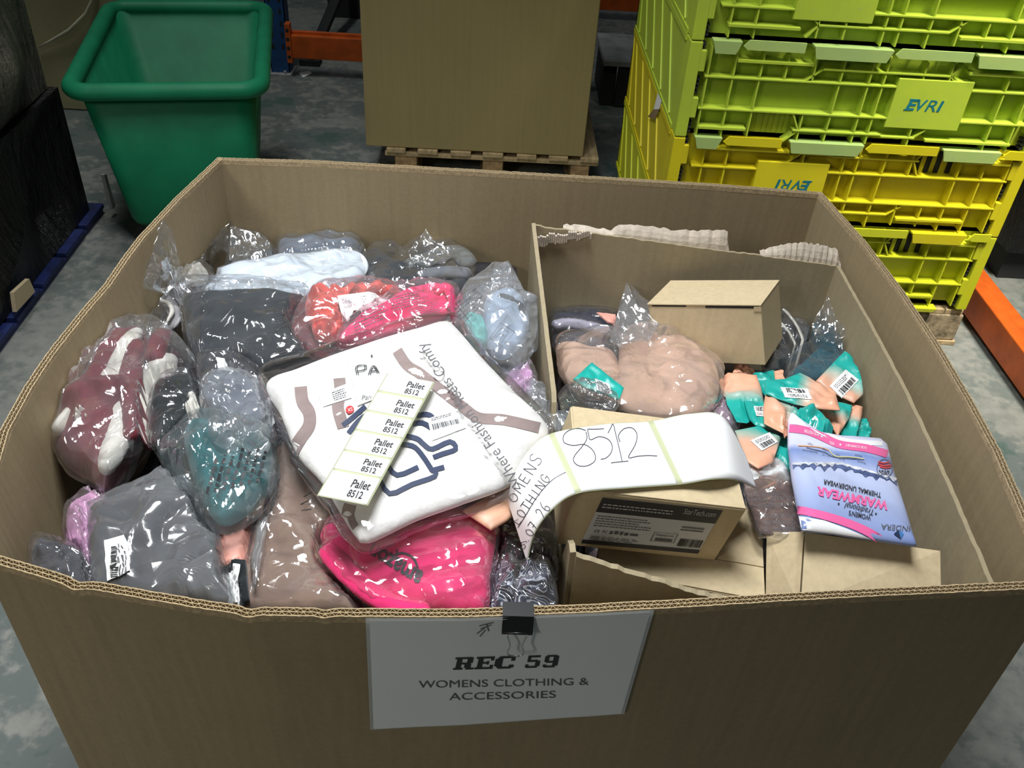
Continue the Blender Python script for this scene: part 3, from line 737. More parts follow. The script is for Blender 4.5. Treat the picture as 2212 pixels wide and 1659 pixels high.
def bulged(name, x0, x1, y0, y1, z0, z1, m, parent, seed, amp=.03, n=26, lean=0.0):
    """a wrapped block whose sides bulge and crease"""
    f = Folds(seed, (0.8, .6), 1.2, 26, amp, .05, amp*.7, 8); V = []; F = []
    def grid(fn, a, b):
        k = len(V)
        for j in range(n+1):
            for i in range(n+1): V.append(fn(i/n, j/n))
        for j in range(n):
            for i in range(n): F.append((k+j*(n+1)+i, k+j*(n+1)+i+1, k+(j+1)*(n+1)+i+1, k+(j+1)*(n+1)+i))
    def e(u, v): return (min(1, 6*u*(1-u)))*(min(1, 6*v*(1-v)))
    def off(a, b, u, v): return float(f(np.array([a]), np.array([b]))[0])*e(u, v)
    L = lambda v: lean*v
    grid(lambda u, v: (x1 + L(v) + off(y0+(y1-y0)*u, z0+(z1-z0)*v, u, v), y0+(y1-y0)*u, z0+(z1-z0)*v), 0, 0)
    grid(lambda u, v: (x0 + L(v), y1+(y0-y1)*u, z0+(z1-z0)*v), 0, 0)
    grid(lambda u, v: (x0+(x1-x0)*u + L(v), y0 - off(x0+(x1-x0)*u, z0+(z1-z0)*v, u, v), z0+(z1-z0)*v), 0, 0)
    grid(lambda u, v: (x1+(x0-x1)*u + L(v), y1 + off(x0+(x1-x0)*u, z0+(z1-z0)*v, u, v), z0+(z1-z0)*v), 0, 0)
    grid(lambda u, v: (x0+(x1-x0)*u + L(1), y0+(y1-y0)*v, z1 + off(x0+(x1-x0)*u, y0+(y1-y0)*v, u, v)), 0, 0)
    grid(lambda u, v: (x0+(x1-x0)*u, y1+(y0-y1)*v, z0), 0, 0)
    return obj(name, V, F, m, parent, True), Surf(V, F)
BLUEP = plain('blue_pallet_paint', (0.010, 0.022, 0.115), rough=0.6, var=0.35, vscale=18, bump=.3, bscale=60)
bp_ = thing('blue_skid', 'low blue-painted skid on the floor under the black-wrapped load at left', 'skid', (-2.0, 1.2, 0))
for i in range(6): y = .70 + i*.19; MB().box((-2.5, y, .0185), (-1.445, y+.165, .036), .003).build('deck_board', BLUEP, bp_)
for x in (-2.44, -1.96, -1.50): MB().box((x-.05, .70, .001), (x+.05, 1.81, .018), .002).build('runner', BLUEP, bp_)
wl = thing('wrapped_load', 'black stretch-wrapped load with smoky film above, at the left edge', 'wrapped pallet load', (-2.0, 1.25, .038))
bulged('black_wrap', -2.46, -1.475, .72, 1.76, .038, .48, WRAPB, wl, 12, .045)
bulged('smoky_wrap', -2.46, -1.50, .73, 1.74, .482, 1.25, WRAPG, wl, 19, .05)
q_ = [atx(30, 632, -1.435), atx(63, 602, -1.435), atx(76, 630, -1.435), atx(36, 674, -1.435)]
obj('cardboard_corner', q_ + [q + np.array([-.012, 0, 0]) for q in q_], [(0, 1, 2, 3), (7, 6, 5, 4)] + [(i, i+4, (i+1) % 4+4, (i+1) % 4) for i in range(4)], CARD_M, wl)
q_ = [atx(225, 378, -1.40), atx(230, 376, -1.40), atx(250, 446, -1.40), atx(244, 452, -1.40)]
obj('paper_slip', q_ + [q + np.array([-.012, 0, 0]) for q in q_], [(0, 1, 2, 3), (7, 6, 5, 4)] + [(i, i+4, (i+1) % 4+4, (i+1) % 4) for i in range(4)], PAPER, wl)
ol = thing('wrapped_carton', 'khaki carton wrapped in clear film behind the green bin', 'wrapped carton', (-2.0, 3.0, 0))
KHAKI = plain('khaki_board', (0.46, 0.42, 0.23), rough=0.5, var=0.12, vscale=3)
bulged('carton', -2.6, -1.62, 2.72, 3.4, .005, 1.1, KHAKI, ol, 31, .012)
MB().tube([aty(*p, 2.705) for p in ((84, 102), (110, 88), (150, 65), (185, 30), (200, 0), (205, -30))], [.004, .006, .008, .007, .008, .006], 8).build('film_fold', plain('film_ridge', (.62, .60, .42), rough=.3), ol, True)
rw = thing('wrapped_load', 'black-wrapped block added to darken the far right edge', 'wrapped pallet load', (2.2, 2.2, 0))  # added dark block, keeps the grey floor from showing at far right
bulged('black_wrap', 1.78, 2.9, 1.62, 3.2, .12, 1.3, WRAPB, rw, 40, .02)
for y in (1.7, 2.4, 3.1): MB().box((1.8, y-.05, 0), (2.88, y+.05, .119)).build('skid', DARK, rw)
ob = thing('rack_beam', 'orange rack beam lying low to the right of the yellow crates', 'rack beam', (1.60, 1.1, 0))
ob['kind'] = 'thing'
MB().box((1.555, .55, .02), (1.60, 1.55, .125), .004).box((1.60, .55, .02), (1.66, 1.55, .105), .003).build('beam', ORANGE, ob)
for y in (.60, 1.50): MB().box((1.56, y-.03, 0.0), (1.65, y+.03, .0199)).build('foot', DARK, ob)

# ------------------------------------------------------------------ the stack of folding crates
def crate_mat(name, c, c2, wear):
    m, nt, out = newmat(name)
    co = nd(nt, 'ShaderNodeTexCoord').outputs['Object']
    n = nd(nt, 'ShaderNodeTexNoise', {'Vector': co, 'Scale': 5.0, 'Detail': 6.0, 'Roughness': 0.65})
    s = nd(nt, 'ShaderNodeTexNoise', {'Vector': co, 'Scale': 45.0, 'Detail': 5.0, 'Roughness': 0.7})
    cc = ramp(nt, n.outputs['Fac'], [(0.35, c2), (0.65, c)])
    k = ramp(nt, s.outputs['Fac'], [(0.62, (0, 0, 0)), (0.78, (wear, wear, wear))])
    mx = nd(nt, 'ShaderNodeMix', {'Factor': k, 6: cc, 7: (0.30, 0.33, 0.27, 1)}, data_type='RGBA')
    bp = nd(nt, 'ShaderNodeBump', {'Height': s.outputs['Fac'], 'Strength': 0.15, 'Distance': 0.002})
    b = nd(nt, 'ShaderNodeBsdfPrincipled', {'Base Color': mx.outputs[2], 'Roughness': 0.45, 'Normal': bp.outputs[0]})
    nt.links.new(b.outputs[0], out.inputs[0]); return m
LIME = crate_mat('lime_plastic', (0.47, 0.60, 0.045), (0.40, 0.52, 0.05), .5)
YELL = crate_mat('yellow_plastic', (0.66, 0.58, 0.012), (0.60, 0.50, 0.01), .25)
YELL2 = crate_mat('lemon_plastic', (0.58, 0.60, 0.015), (0.52, 0.55, 0.02), .25)
TABG = crate_mat('pale_lime_tab', (0.42, 0.55, 0.16), (0.36, 0.50, 0.17), .8)
TEALINK = plain('teal_print', (0.01, 0.17, 0.22), rough=0.5, var=0.1)
GRNINK = plain('green_print', (0.02, 0.22, 0.14), rough=0.5, var=0.1)
CX0, CX1, CY0, CY1, CP = .440, 1.450, 1.200, 2.150, .2585
def crate(z0, m, mtab, label, rot, full, logo, slots_dark, shiftx=0.0):
    t = thing('folding_crate', label, 'crate', ((CX0+CX1)/2, (CY0+CY1)/2, z0), 'folding crates in the corner stack')
    h = CP - .0015; z1 = z0 + h
    b = MB(); fy = CY0 + .036
    b.box((CX0+.012, fy, z0), (CX1-.012, CY1, z0+.012))                                 # base
    b.box((CX0+.012, fy, z0), (CX1-.012, fy+.012, z1))                                  # recessed front wall
    b.box((CX0, CY0+.06, z0), (CX0+.012, CY1, z1)); b.box((CX1-.012, CY0+.06, z0), (CX1, CY1, z1)); b.box((CX0, CY1-.012, z0), (CX1, CY1, z1))
    o = b.build('body', m, t)
    s = MB()                                                                           # shallow ribs across the left side
    for i in range(5):
        y = CY0 + .12 + i*.18; s.bar((CX0-.001, y, z0+.02), (CX0-.001, min(CY1-.02, y+.20), z1-.02), .004, .006, (1, 0, 0))
    s.box((CX0-.004, CY0+.06, z1-.016), (CX0, CY1, z1)); s.box((CX0-.003, CY0+.06, z0), (CX0, CY1, z0+.012))
    s.build('side_ribs', m, t)
    def X(x): return (CX0 + (1.017 - x if rot else x) + shiftx)
    def Z(z): return z0 + (.257 - z if rot else z)
    r = MB(); tk = .0052
    def hr(x0, x1, z, d=.020, th=tk): r.box((X(x0), CY0+.022-d, Z(z)-th/2), (X(x1), fy, Z(z)+th/2), .001)
    def vr(x, za, zb, d=.018, th=.0042): r.box((X(x)-th/2, CY0+.022-d, Z(za)), (X(x)+th/2, fy, Z(zb)))
    def dg(xa, za, xb, zb): r.bar((X(xa), CY0+.012, Z(za)), (X(xb), CY0+.012, Z(zb)), .004, .018, (0, 1, 0)) if False else r.hexa([
        (X(xa)-.002, CY0+.004, Z(za)), (X(xb)-.002, CY0+.004, Z(zb)), (X(xb)-.002, fy, Z(zb)), (X(xa)-.002, fy, Z(za)),
        (X(xa)+.003, CY0+.004, Z(za)), (X(xb)+.003, CY0+.004, Z(zb)), (X(xb)+.003, fy, Z(zb)), (X(xa)+.003, fy, Z(za))])
    hr(.052, .566, .168); hr(.770, .955, .168); hr(.050, .566, .082); hr(.770, .955, .082)
    hr(.13, .33, .214, .023, .008); hr(.36, .70, .203); hr(.745, .93, .214, .023, .008); hr(.06, .19, .030, .023, .008); hr(.32, .565, .034); hr(.565, .66, .030); hr(.69, .93, .026, .023, .007)
    for x in (.059, .127, .198, .413, .490, .529, .86, .925): vr(x, .006, .245)
    for x in (.264, .338): vr(x, .168, .235)
    for x in (.338,): vr(x, .0, .082)
    vr(.63, .168, .235); vr(.70, .168, .235); vr(.645, .0, .06)
    dg(.36, .203, .318, .168); dg(.31, .082, .335, .034); dg(.335, .034, .30, .0); dg(.69, .06, .655, .030); dg(.70, .203, .725, .235); dg(.70, .203, .735, .170)
    r.build('front_ribs', m, t)
    pl_ = MB(); pl_.box((X(.566), CY0+.002, Z(.057)), (X(.770), fy, Z(.192)), .002); pl_.build('logo_plate', m, t)
    for i in range(4):
        x = .208 + (.0, .034, .063, .092)[i]; zb = .014
        sl = MB(); sl.box((X(x), fy-.0035, Z(zb)), (X(x+.014), fy-.0005 if not slots_dark else fy-.0002, Z(.078)), .003)
        sl.build('vent_slot', DARK if slots_dark else m, t)
    for side, xa, sg in (('l', CX0, 1), ('r', CX1, -1)):                               # corner posts with hinge combs
        c = MB(); c.box((xa, CY0, z0+.001), (xa+sg*.032, CY0+.06, z1), .003)
        for k in range(2): zz = z0 + .055 + k*.125; c.box((xa+sg*.030, CY0+.001, zz), (xa+sg*.047, fy, zz+.055), .002)
        p = c.build('corner_post', m, t)
        for k in range(3):
            zz = z0 + (.010, .118, .232)[k]
            hx = MB()
            n = 3 if k != 1 else 4
            for q in range(n if k != 2 else 2): hx.box((xa+sg*.034, CY0+.012, zz+q*.012), (xa+sg*.043, fy-.0004, zz+q*.012+.006))
            hx.build('hinge_comb', DARK, p)
    # interlocking tabs: down over the crate below, up over the crate above
    for xa, xb in ((.055, .13), (.318, .525), (.748, .912)):
        g = MB(); 
        zt = z0-.026 if z0 > .2 else z0-.006; y0, y1 = CY0-.0095, CY0-.0045
        g.hexa([(CX0+xa+.010, y0, zt), (CX0+xb-.012, y0, zt), (CX0+xb-.012, y1, zt), (CX0+xa+.010, y1, zt), (CX0+xa, y0-.001, z0+.006), (CX0+xb, y0-.001, z0+.006), (CX0+xb, y1, z0+.006), (CX0+xa, y1, z0+.006)])
        g.box((CX0+xa, CY0-.0045, z0+.001), (CX0+xb, CY0+.021, z0+.006))
        g.build('interlock_tab', mtab if z0 > .5 else m, t)
    if not full: return t
    for xa, xb in ((.135, .296), (.532, .735), (.92, .985)):
        g = MB(); P = [(CX0+xa, z1-.003), (CX0+xa+.014, z1+.013), (CX0+xb, z1+.013), (CX0+xb, z1-.012), (CX0+xa+.012, z1-.012)]
        V = [(x, CY0-.0075, z) for x, z in P] + [(x, CY0-.0025, z) for x, z in P]; n = 5
        g.add(V, [tuple(range(n)), tuple(range(2*n-1, n-1, -1))] + [(i, i+n, (i+1) % n+n, (i+1) % n) for i in range(n)])
        g.box((CX0+xa+.012, CY0-.003, z1-.012), (CX0+xb, CY0+.021, z1-.006))
        g.build('interlock_tab', m if m is not LIME else mtab, t)
    if logo == 'evri':
        for ch, xa, xb, bold, sh in (('E', .607, .637, .035, .2), ('V', .634, .662, .02, .2), ('R', .661, .690, .0, .2), ('i', .693, .706, .045, .2)):
            V2, F2, asp = text(ch, sh, bold)
            zA, zB = .108, .139
            if rot: pts = [(X(xa) + (X(xb)-X(xa))*u, CY0+.0012, Z(zA) + (Z(zB)-Z(zA))*v) for u, v in V2]
            else: pts = [(X(xa) + (X(xb)-X(xa))*u, CY0+.0012, Z(zA+ (zB-zA)*v)) for u, v in V2]
            obj('logo_letter', pts, F2, TEALINK, t)
        for xa, xb, z in ((.604, .624, .108), (.612, .634, .136)): MB().box((X(xa), CY0+.0009, Z(z)), (X(xb), CY0+.0018, Z(z+.0035))).build('logo_serif', TEALINK, t)
    if logo == 'flag':
        V = []; F = []
        for x0, x1, w in ((.40, .418, .008), (.43, .438, .006), (.446, .452, .005), (.458, .486, .02)):
            k = len(V); V += [(CX0+x0-.012, CY0+.0012, z0+.118), (CX0+x1-.006, CY0+.0012, z0+.118), (CX0+x1-.02, CY0+.0012, z0+.16), (CX0+x0-.02+.0, CY0+.0012, z0+.16)]; F.append((k, k+1, k+2, k+3))
        obj('logo_print', V, F, GRNINK, t)
    return t
CZ = .1385
crate(CZ, YELL2, YELL2, 'bottom yellow crate of the stack, partly hidden by the big box', True, True, None, True)
crate(CZ+CP, YELL, YELL, 'golden yellow crate with upside-down lettering, second from the bottom', True, True, 'evri', True)
crate(CZ+2*CP, LIME, TABG, 'worn lime crate with upright blue lettering, above the yellow crates', False, True, 'evri', False)
crate(CZ+3*CP, LIME, TABG, 'topmost lime crate of the stack, cut off by the photo edge', True, False, 'flag', False)
tl_ = thing('torn_label', 'torn brown and white tape scrap stuck to the crate stack side', 'label', tuple(atx(1415, 230, CX0-.012)))
q_ = [atx(1421, 200, CX0-.0045), atx(1429, 218, CX0-.0045), atx(1424, 236, CX0-.0045), atx(1412, 236, CX0-.0045)]
obj('paper', q_, [(0, 1, 2, 3)], PAPER, tl_)
q_ = [atx(1412, 236, CX0-.0055), atx(1424, 236, CX0-.0055), atx(1414, 258, CX0-.0055), atx(1399, 252, CX0-.0055)]
obj('tape', q_, [(0, 1, 2, 3)], plain('brown_tape', (.30, .19, .12), rough=.25), tl_)
cp_ = thing('crate_pallet', 'chipboard-block pallet on the floor under the yellow crate stack', 'pallet', (.95, 1.7, 0))
OSB = plain('chipboard_block', (0.36, 0.28, 0.17), rough=0.9, var=0.35, vscale=50, bump=.5, bscale=150)
for i in range(5): y = 1.215 + i*.19; MB().box((CX0+.01, y, .113), (CX1+.005, y+.13, .1295), .002).build('deck_board', WOOD, cp_)
for x in (.53, .95, 1.385):
    for y in (1.27, 1.68, 2.09): MB().box((x-.08, y-.06, .0165), (x+.075, y+.06, .1125), .004).build('block', OSB, cp_)
    MB().box((x-.085, 1.205, .001), (x+.08, 2.15, .016), .001).build('bottom_board', WOOD, cp_)
# ------------------------------------------------------------------ paper sign and binder clip on the front of the big box
def frontY(x, z):                               # outer face of the front panel at a height
    xs = [p[0] for p in RIM['front']]; ys = [p[1] for p in RIM['front']]
    w = z/BOXZ; return (np.interp(x, xs, ys)*w + (-.5)*(1-w))
sg = thing('paper_sign', 'laminated white sign reading REC 59 clipped to the front of the big box', 'sign', (-.03, -.572, .60))
SQ = [aty(798, 1343, -.571), aty(1407, 1338, -.558), aty(1344, 1562, -.552), aty(806, 1583, -.558)]   # tl tr br bl
def signmesh(name, grow, m, parent, yo):
    V2, F2 = grid2(24, 12); tl, tr, br, bl = [np.array(q) for q in SQ]; V = []
    for u, v in V2:
        u = u*(1+2*grow) - grow; v = v*(1+2*grow) - grow
        p = bl*(1-u)*(1-v) + br*u*(1-v) + tl*(1-u)*v + tr*u*v
        y = frontY(p[0], p[2]) - .0046 - .003*max(0, abs(u-.5)*2-.6)*(1-v) - yo
        V.append((p[0], y, p[2]))
    n = len(V); V2_ = [(x, y+.0004, z) for x, y, z in V]
    F = list(F2) + [tuple(i+n for i in f[::-1]) for f in F2]
    return obj(name, V+V2_, F, m, parent, True), Surf(V, F2)
LAMI = film('laminate_edge', haze=.25, scale=8, bump=.05, rough=.2, gloss=.6)
sp, SS = signmesh('paper', 0.0, plain('sign_paper', (.80, .83, .82), rough=.45, var=.01), sg, 0.0)
signmesh('laminate', 0.014, LAMI, sg, -.0008)
def T(name, S, body, q, m, parent, off=.0006, **kw):
    return stick(name, S, text(body, **kw), q, m, parent, off)
def glyph(ch):                                  # heavy slab letters drawn as boxes in a unit cell
    P = {'R': [(0, 0, .46, .14), (.10, 0, .36, 1), (0, .86, .62, 1), (.36, .86, .80, 1), (.62, .52, .90, .98), (.36, .42, .80, .56), (.52, .14, .84, .46), (.60, 0, 1, .14)],
         'E': [(0, 0, 1, .15), (.12, 0, .40, 1), (0, .85, 1, 1), (.40, .43, .72, .57), (.82, 0, 1, .32), (.82, .68, 1, 1), (.62, .36, .74, .64)],
         'C': [(.12, .08, .38, .92), (.0, .2, .38, .8), (.2, 0, .86, .16), (.2, .84, .82, 1), (.80, .62, 1, 1), (.74, .08, .98, .30)],
         '5': [(.12, .84, .92, 1), (.12, .48, .32, 1), (.12, .48, .78, .64), (.66, .12, .96, .56), (.10, 0, .82, .15), (.04, .06, .24, .28)],
         '9': [(.10, .46, .36, .92), (.20, .86, .80, 1), (.62, .14, .94, .92), (.2, .38, .80, .52), (.14, 0, .80, .14), (.06, .06, .26, .24)]}
    return rect2([(a+.0, b, c, d) for a, b, c, d in P[ch]])
def cropS(x, y): return (760 + x*.31645, 1280 + y*.31645)
for ch, a, b in (('R', 695, 838), ('E', 840, 968), ('C', 972, 1112), ('5', 1180, 1290), ('9', 1298, 1416)):
    y0 = 525 - (a-695)*.025; q = [cropS(a-6, y0), cropS(b-10, y0-3), cropS(a+14, y0-84), cropS(b+8, y0-88)]
    stick('sign_letter', SS, glyph(ch), q, INK, sg)
T('sign_lettering', SS, 'WOMENS CLOTHING &', [cropS(456, 650), cropS(1616, 628), cropS(456, 600), cropS(1616, 580)], INK2, sg)
T('sign_lettering', SS, 'ACCESSORIES', [cropS(664, 733), cropS(1392, 716), cropS(664, 684), cropS(1392, 668)], INK2, sg)
SMUDGE = plain('smudge', (.22, .22, .21), rough=.8, var=.2)
stick('smudge', SS, strokes2([[(.1, .8), (.9, .95)], [(.2, .6), (.8, .8)], [(0, .3), (.5, .7)], [(.2, .1), (.5, .5)], [(.5, .9), (.7, .4)]], .07), [cropS(850, 310), cropS(960, 300), cropS(860, 205), cropS(980, 195)], SMUDGE, sg)
cl = thing('binder_clip', 'black binder clip with a wire handle gripping the sign to the box rim', 'binder clip', tuple(aty(1119, 1340, -.567)))
ca = aty(1085, 1360, -.572); cb = aty(1153, 1360, -.572)
xa, xb = ca[0], cb[0]; yf = frontY((xa+xb)/2, .84)
yf -= .003; P = [(yf-.0062, .829), (yf-.0035, .8295), (yf-.0012, .8515), (yf+.0150, .8515), (yf+.0150, .829), (yf+.0165, .829), (yf+.0165, .8535), (yf-.0022, .8535), (yf-.0072, .8305)]
n = len(P); V = [(xa, y, z) for y, z in P] + [(xb, y, z) for y, z in P]
F = [tuple(range(n-1, -1, -1)), tuple(range(n, 2*n))] + [(i, (i+1) % n, (i+1) % n+n, i+n) for i in range(n)]
obj('body', V, F, BLACKM, cl)
MB().tube([(xa, yf-.0068, .8305), (xb, yf-.0068, .8305)], .0016, 10).build('spring_roll', BLACKM, cl, True)
xm = (xa+xb)/2; 
hp = [(xm-.011, .830), (xm-.0085, .822), (xm-.0065, .812), (xm-.0085, .804), (xm-.0075, .798), (xm, .796), (xm+.0075, .798), (xm+.0085, .804), (xm+.0065, .812), (xm+.0085, .822), (xm+.011, .830)]
MB().tube([(p[0], p[1], p[2]) for p in cat([(x, yf-.0085-(.83-z)*.08, z) for x, z in hp], 5)], .0009, 8).build('wire_handle', CHROME, cl, True)

# ------------------------------------------------------------------ bagged clothes, left half
F_CLEAR = film('clear_film', haze=.06, scale=12, bump=.8)
F_FLAT = film('smooth_film', haze=.06, scale=8, bump=.6)
F_MILK = film('milky_film', haze=.12, scale=12, bump=.8, rough=.09)
F_FROST = film('frosted_film', haze=.20, scale=9, bump=1.0, rough=.16, tint=(.92, .94, .95))
F_PINK = film('pinkish_film', haze=.14, tint=(1.0, .92, .95), scale=14, bump=.9)
F_BLUE = film('bluish_film', haze=.26, tint=(.94, .97, 1.0), scale=15, bump=.9, rough=.12)
def clothing(name, c, **k): return fabric('fabric_'+name, c, **k)
CHAR = clothing('charcoal', (.030, .036, .043)); GREYB = clothing('grey_blue', (.16, .19, .24)); GREY = clothing('mid_grey', (.17, .18, .20))
MAROON = clothing('maroon', (.15, .020, .030)); CREAM = clothing('cream', (.70, .67, .60)); OLIVEG = clothing('grey_olive', (.17, .18, .17))
CORAL = clothing('coral', (.72, .135, .10)); HOTP = clothing('hot_pink', (.80, .035, .175)); TEAL = clothing('teal', (.008, .13, .14))
BROWN = clothing('brown', (.27, .18, .135)); WHITE = clothing('white_knit', (.80, .79, .77), scale=120, bump=.7); TAUPE = clothing('taupe', (.30, .235, .225), scale=120)
LILAC = clothing('lilac', (.66, .40, .62)); NAVY = clothing('navy', (.020, .028, .055)); TAN = clothing('tan', (.66, .43, .31)); DBROWN = clothing('dark_brown', (.045, .030, .026))
AQUA = clothing('aqua', (.20, .58, .52)); DTEAL = clothing('deep_teal', (.008, .090, .125)); PEACHC = plain('peach_card', (.74, .36, .29), rough=.5, var=.05); DGREY = clothing('dark_grey', (.045, .047, .055))
BLACKF = clothing('black', (.012, .016, .018))
def bag(name, label, cat_, px, pl, thick, film_m, seed=1, folds=26, amp=.006, group=None, smooth=True, centre=None, p=3.0, soft_=.003, wid=.004, n=140, rimjit=.0015, rings=36, tri=.0026):
    t = thing(name, label, cat_, base_of(px, pl, thick), group)
    PADS[t.name] = []
    return t, Film(t, film_m, px, pl, thick, dict(seed=seed, folds=folds, amp=amp, wid=wid, soft=soft_, p=p, rings=rings, n=n, smooth=smooth, centre=centre, rimjit=rimjit, tri=tri))
def pad(name, t, px, pl, thick, m, seed=1, folds=8, amp=.004, wid=.012, soft_=.005, p=3.2, **k):
    return soft(name, px, pl, thick, m, t, seed=seed, folds=folds, amp=amp, wid=wid, soft=soft_, p=p, rings=18, n=72, **k)

def peak(t, pts, m, seed, amp=.003):
    P = np.array([atz(*q) for q in pts]); c = P.mean(0); n = len(P); Vs, Vt = np.linalg.svd(P - c)[1:]; nr = Vt[2]; nr = nr*(1 if nr[2] > 0 else -1); a1, a2 = Vt[0], Vt[1]
    E = []
    for i in range(n):
        for k in range(8): E.append(P[i] + (P[(i+1) % n]-P[i])*k/8)
    E = np.array(E); N = len(E); R = 16; G = [c[None]] + [c + (E-c)*r/R for r in range(1, R+1)]; V = np.concatenate(G)
    fo = Folds(seed, (0, 0), np.abs(P-c).max(), 14, amp, .004, amp*.8, 5, tri=amp*.4); X = (V-c) @ a1; Y = (V-c) @ a2
    V = V + nr*fo(X, Y)[:, None]; k = len(V); F = []
    for i in range(N): F.append((0, 1+i, 1+(i+1) % N))
    for r in range(R-1):
        for i in range(N): F.append((1+r*N+i, 1+(r+1)*N+i, 1+(r+1)*N+(i+1) % N, 1+r*N+(i+1) % N))
    if np.dot(np.cross(V[1]-V[0], V[2]-V[0]), nr) < 0: F = [f[::-1] for f in F]
    F += [tuple(j+k for j in f[::-1]) for f in F]; b = 1+(R-1)*N
    for i in range(N): F.append((b+i, b+i+k, b+(i+1) % N+k, b+(i+1) % N))
    return obj('film_corner', contain(np.vstack([V, V - nr*.0015])), F, m, t, True)
# back row
t, S = bag('clothing_bag', 'clear bag of dark crumpled clothing tucked in the back left corner', 'bag of clothing', [(497, 492), (540, 497), (585, 525), (604, 560), (590, 600), (495, 600), (488, 555)], pile(.01), .05, F_CLEAR, 101, 30, .008)
peak(t, [(498, 492, .735), (540, 497, .733), (582, 525, .725), (602, 562, .715), (540, 575, .712), (494, 560, .715)], F_CLEAR, 305)
pad('garment', t, [(497, 560), (530, 545), (590, 550), (598, 590), (500, 595)], pile(.0), .03, CHAR, 1)
t, S = bag('clothing_bag', 'clear bag with a folded grey garment along the back wall, left of centre', 'bag of clothing', [(600, 518), (640, 512), (770, 514), (790, 560), (770, 600), (610, 600), (596, 550)], pile(.02), .055, F_CLEAR, 102, 16, .004)
pad('garment', t, [(606, 522), (640, 518), (765, 520), (778, 560), (760, 595), (612, 595), (602, 550)], pile(.016), .04, GREYB, 2, 5, .002)
t, S = bag('clothing_bag', 'clear bag of charcoal garments with a pointed film tip against the back wall', 'bag of clothing', [(775, 560), (800, 535), (860, 552), (905, 520), (920, 492), (940, 522), (985, 530), (1012, 555), (1028, 580), (1030, 618), (950, 640), (800, 640), (770, 600)], pile(.018), .06, F_CLEAR, 103, 34, .007, smooth=False)
peak(t, [(920, 492, .742), (940, 522, .730), (985, 540, .720), (960, 570, .712), (895, 572, .712), (880, 545, .722), (903, 520, .732)], F_CLEAR, 304)
pad('garment', t, [(782, 565), (805, 545), (850, 565), (880, 590), (1000, 590), (1022, 605), (960, 635), (800, 635)], pile(.008), .045, CHAR, 3, 12, .005)
roll('garment_fold', [(880, 575), (930, 560), (985, 545), (1015, 575)], pile(.030), .022, .012, OLIVEG, t)
roll('garment_fold', [(900, 600), (960, 588), (1020, 592)], pile(.026), .016, .011, GREY, t)
t, S = bag('clothing_bag', 'clear bag with a folded pale blue-white item, behind the black folded garment', 'bag of clothing', [(432, 600), (480, 575), (620, 550), (775, 538), (792, 600), (760, 640), (600, 660), (440, 650), (420, 625)], pile(.045), .035, F_CLEAR, 104, 18, .0035, smooth=False)
PALEB = plain('pale_blue_paper', (.68, .74, .80), rough=.6, var=.04)
o, S2 = pad('folded_sheet', t, [(440, 604), (485, 580), (620, 555), (768, 543), (782, 600), (600, 650), (450, 640)], pile(.043), .022, PALEB, 4, 4, .0015, p=6, smooth=True)
stick('small_print', S2, dashes(3, 3, .4, .1, .3), [(470, 607), (492, 600), (466, 598), (489, 592)], INK2, t)

# upper left bags
t, S = bag('clothing_bag', 'tall-tipped clear bag with a maroon and cream garment by the left wall', 'bag of clothing', [(352, 476), (388, 515), (430, 560), (462, 582), (468, 610), (430, 640), (400, 680), (345, 760), (298, 705), (305, 630), (322, 560), (345, 500)], pile(.035), .06, F_CLEAR, 105, 34, .007, smooth=False, soft_=.006)
peak(t, [(352, 476, .855), (388, 518, .825), (430, 560, .790), (462, 585, .762), (440, 620, .747), (370, 640, .747), (312, 620, .800), (322, 560, .825), (340, 510, .845)], F_CLEAR, 301)
pad('garment', t, [(320, 598), (350, 585), (398, 585), (402, 610), (360, 650), (325, 660), (312, 630)], pile(.026), .04, MAROON, 5)
pad('garment_trim', t, [(393, 584), (420, 580), (445, 584), (448, 605), (415, 612), (396, 608)], pile(.034), .03, CREAM, 6, 4, .002)
roll('drawstring', [(340, 605), (342, 622), (330, 630), (336, 645), (362, 655), (372, 672), (362, 695)], pile(.058), .004, .004, CREAM, t)
roll('garment_trim', [(335, 640), (365, 655), (378, 690), (350, 715)], pile(.040), .011, .008, clothing('pale_grey', (.45, .43, .44)), t)
t, S = bag('clothing_bag', 'clear bag of maroon and cream sweatshirt bulging against the left wall', 'bag of clothing', [(302, 692), (335, 690), (372, 720), (410, 760), (424, 795), (385, 850), (340, 930), (300, 985), (262, 1035), (228, 1062), (190, 1040), (140, 1015), (112, 965), (88, 920), (80, 872), (105, 810), (150, 765), (215, 735), (275, 710)], pile(.068), .11, F_MILK, 106, 44, .008, soft_=.008)
pad('garment', t, [(150, 775), (215, 743), (300, 715), (328, 760), (325, 850), (302, 950), (255, 1030), (225, 1050), (190, 1030), (146, 1005), (114, 960), (94, 915), (92, 872), (112, 815)], pile(.058), .095, MAROON, 7, 14, .008, soft_=.008)
roll('cream_stripe', [(302, 712), (272, 755), (258, 820), (266, 880), (262, 930), (240, 985), (225, 1020)], pile(.098), [.012, .019, .021, .021, .019, .016, .010], .014, CREAM, t, seed=2)
roll('cream_stripe', [(252, 790), (218, 845), (180, 880), (150, 905), (120, 935)], pile(.096), [.012, .018, .020, .015, .010], .013, CREAM, t, seed=3)
roll('maroon_stripe', [(298, 735), (284, 800), (283, 850), (290, 905), (280, 950)], pile(.108), [.014, .017, .017, .016, .010], .012, MAROON, t, seed=4)
roll('cream_stripe', [(372, 770), (345, 795), (330, 820), (312, 870), (306, 930)], pile(.096), [.016, .022, .022, .016, .012], .013, CREAM, t, seed=5)
roll('maroon_stripe', [(352, 715), (338, 755), (330, 780)], pile(.108), .016, .010, MAROON, t, seed=6)
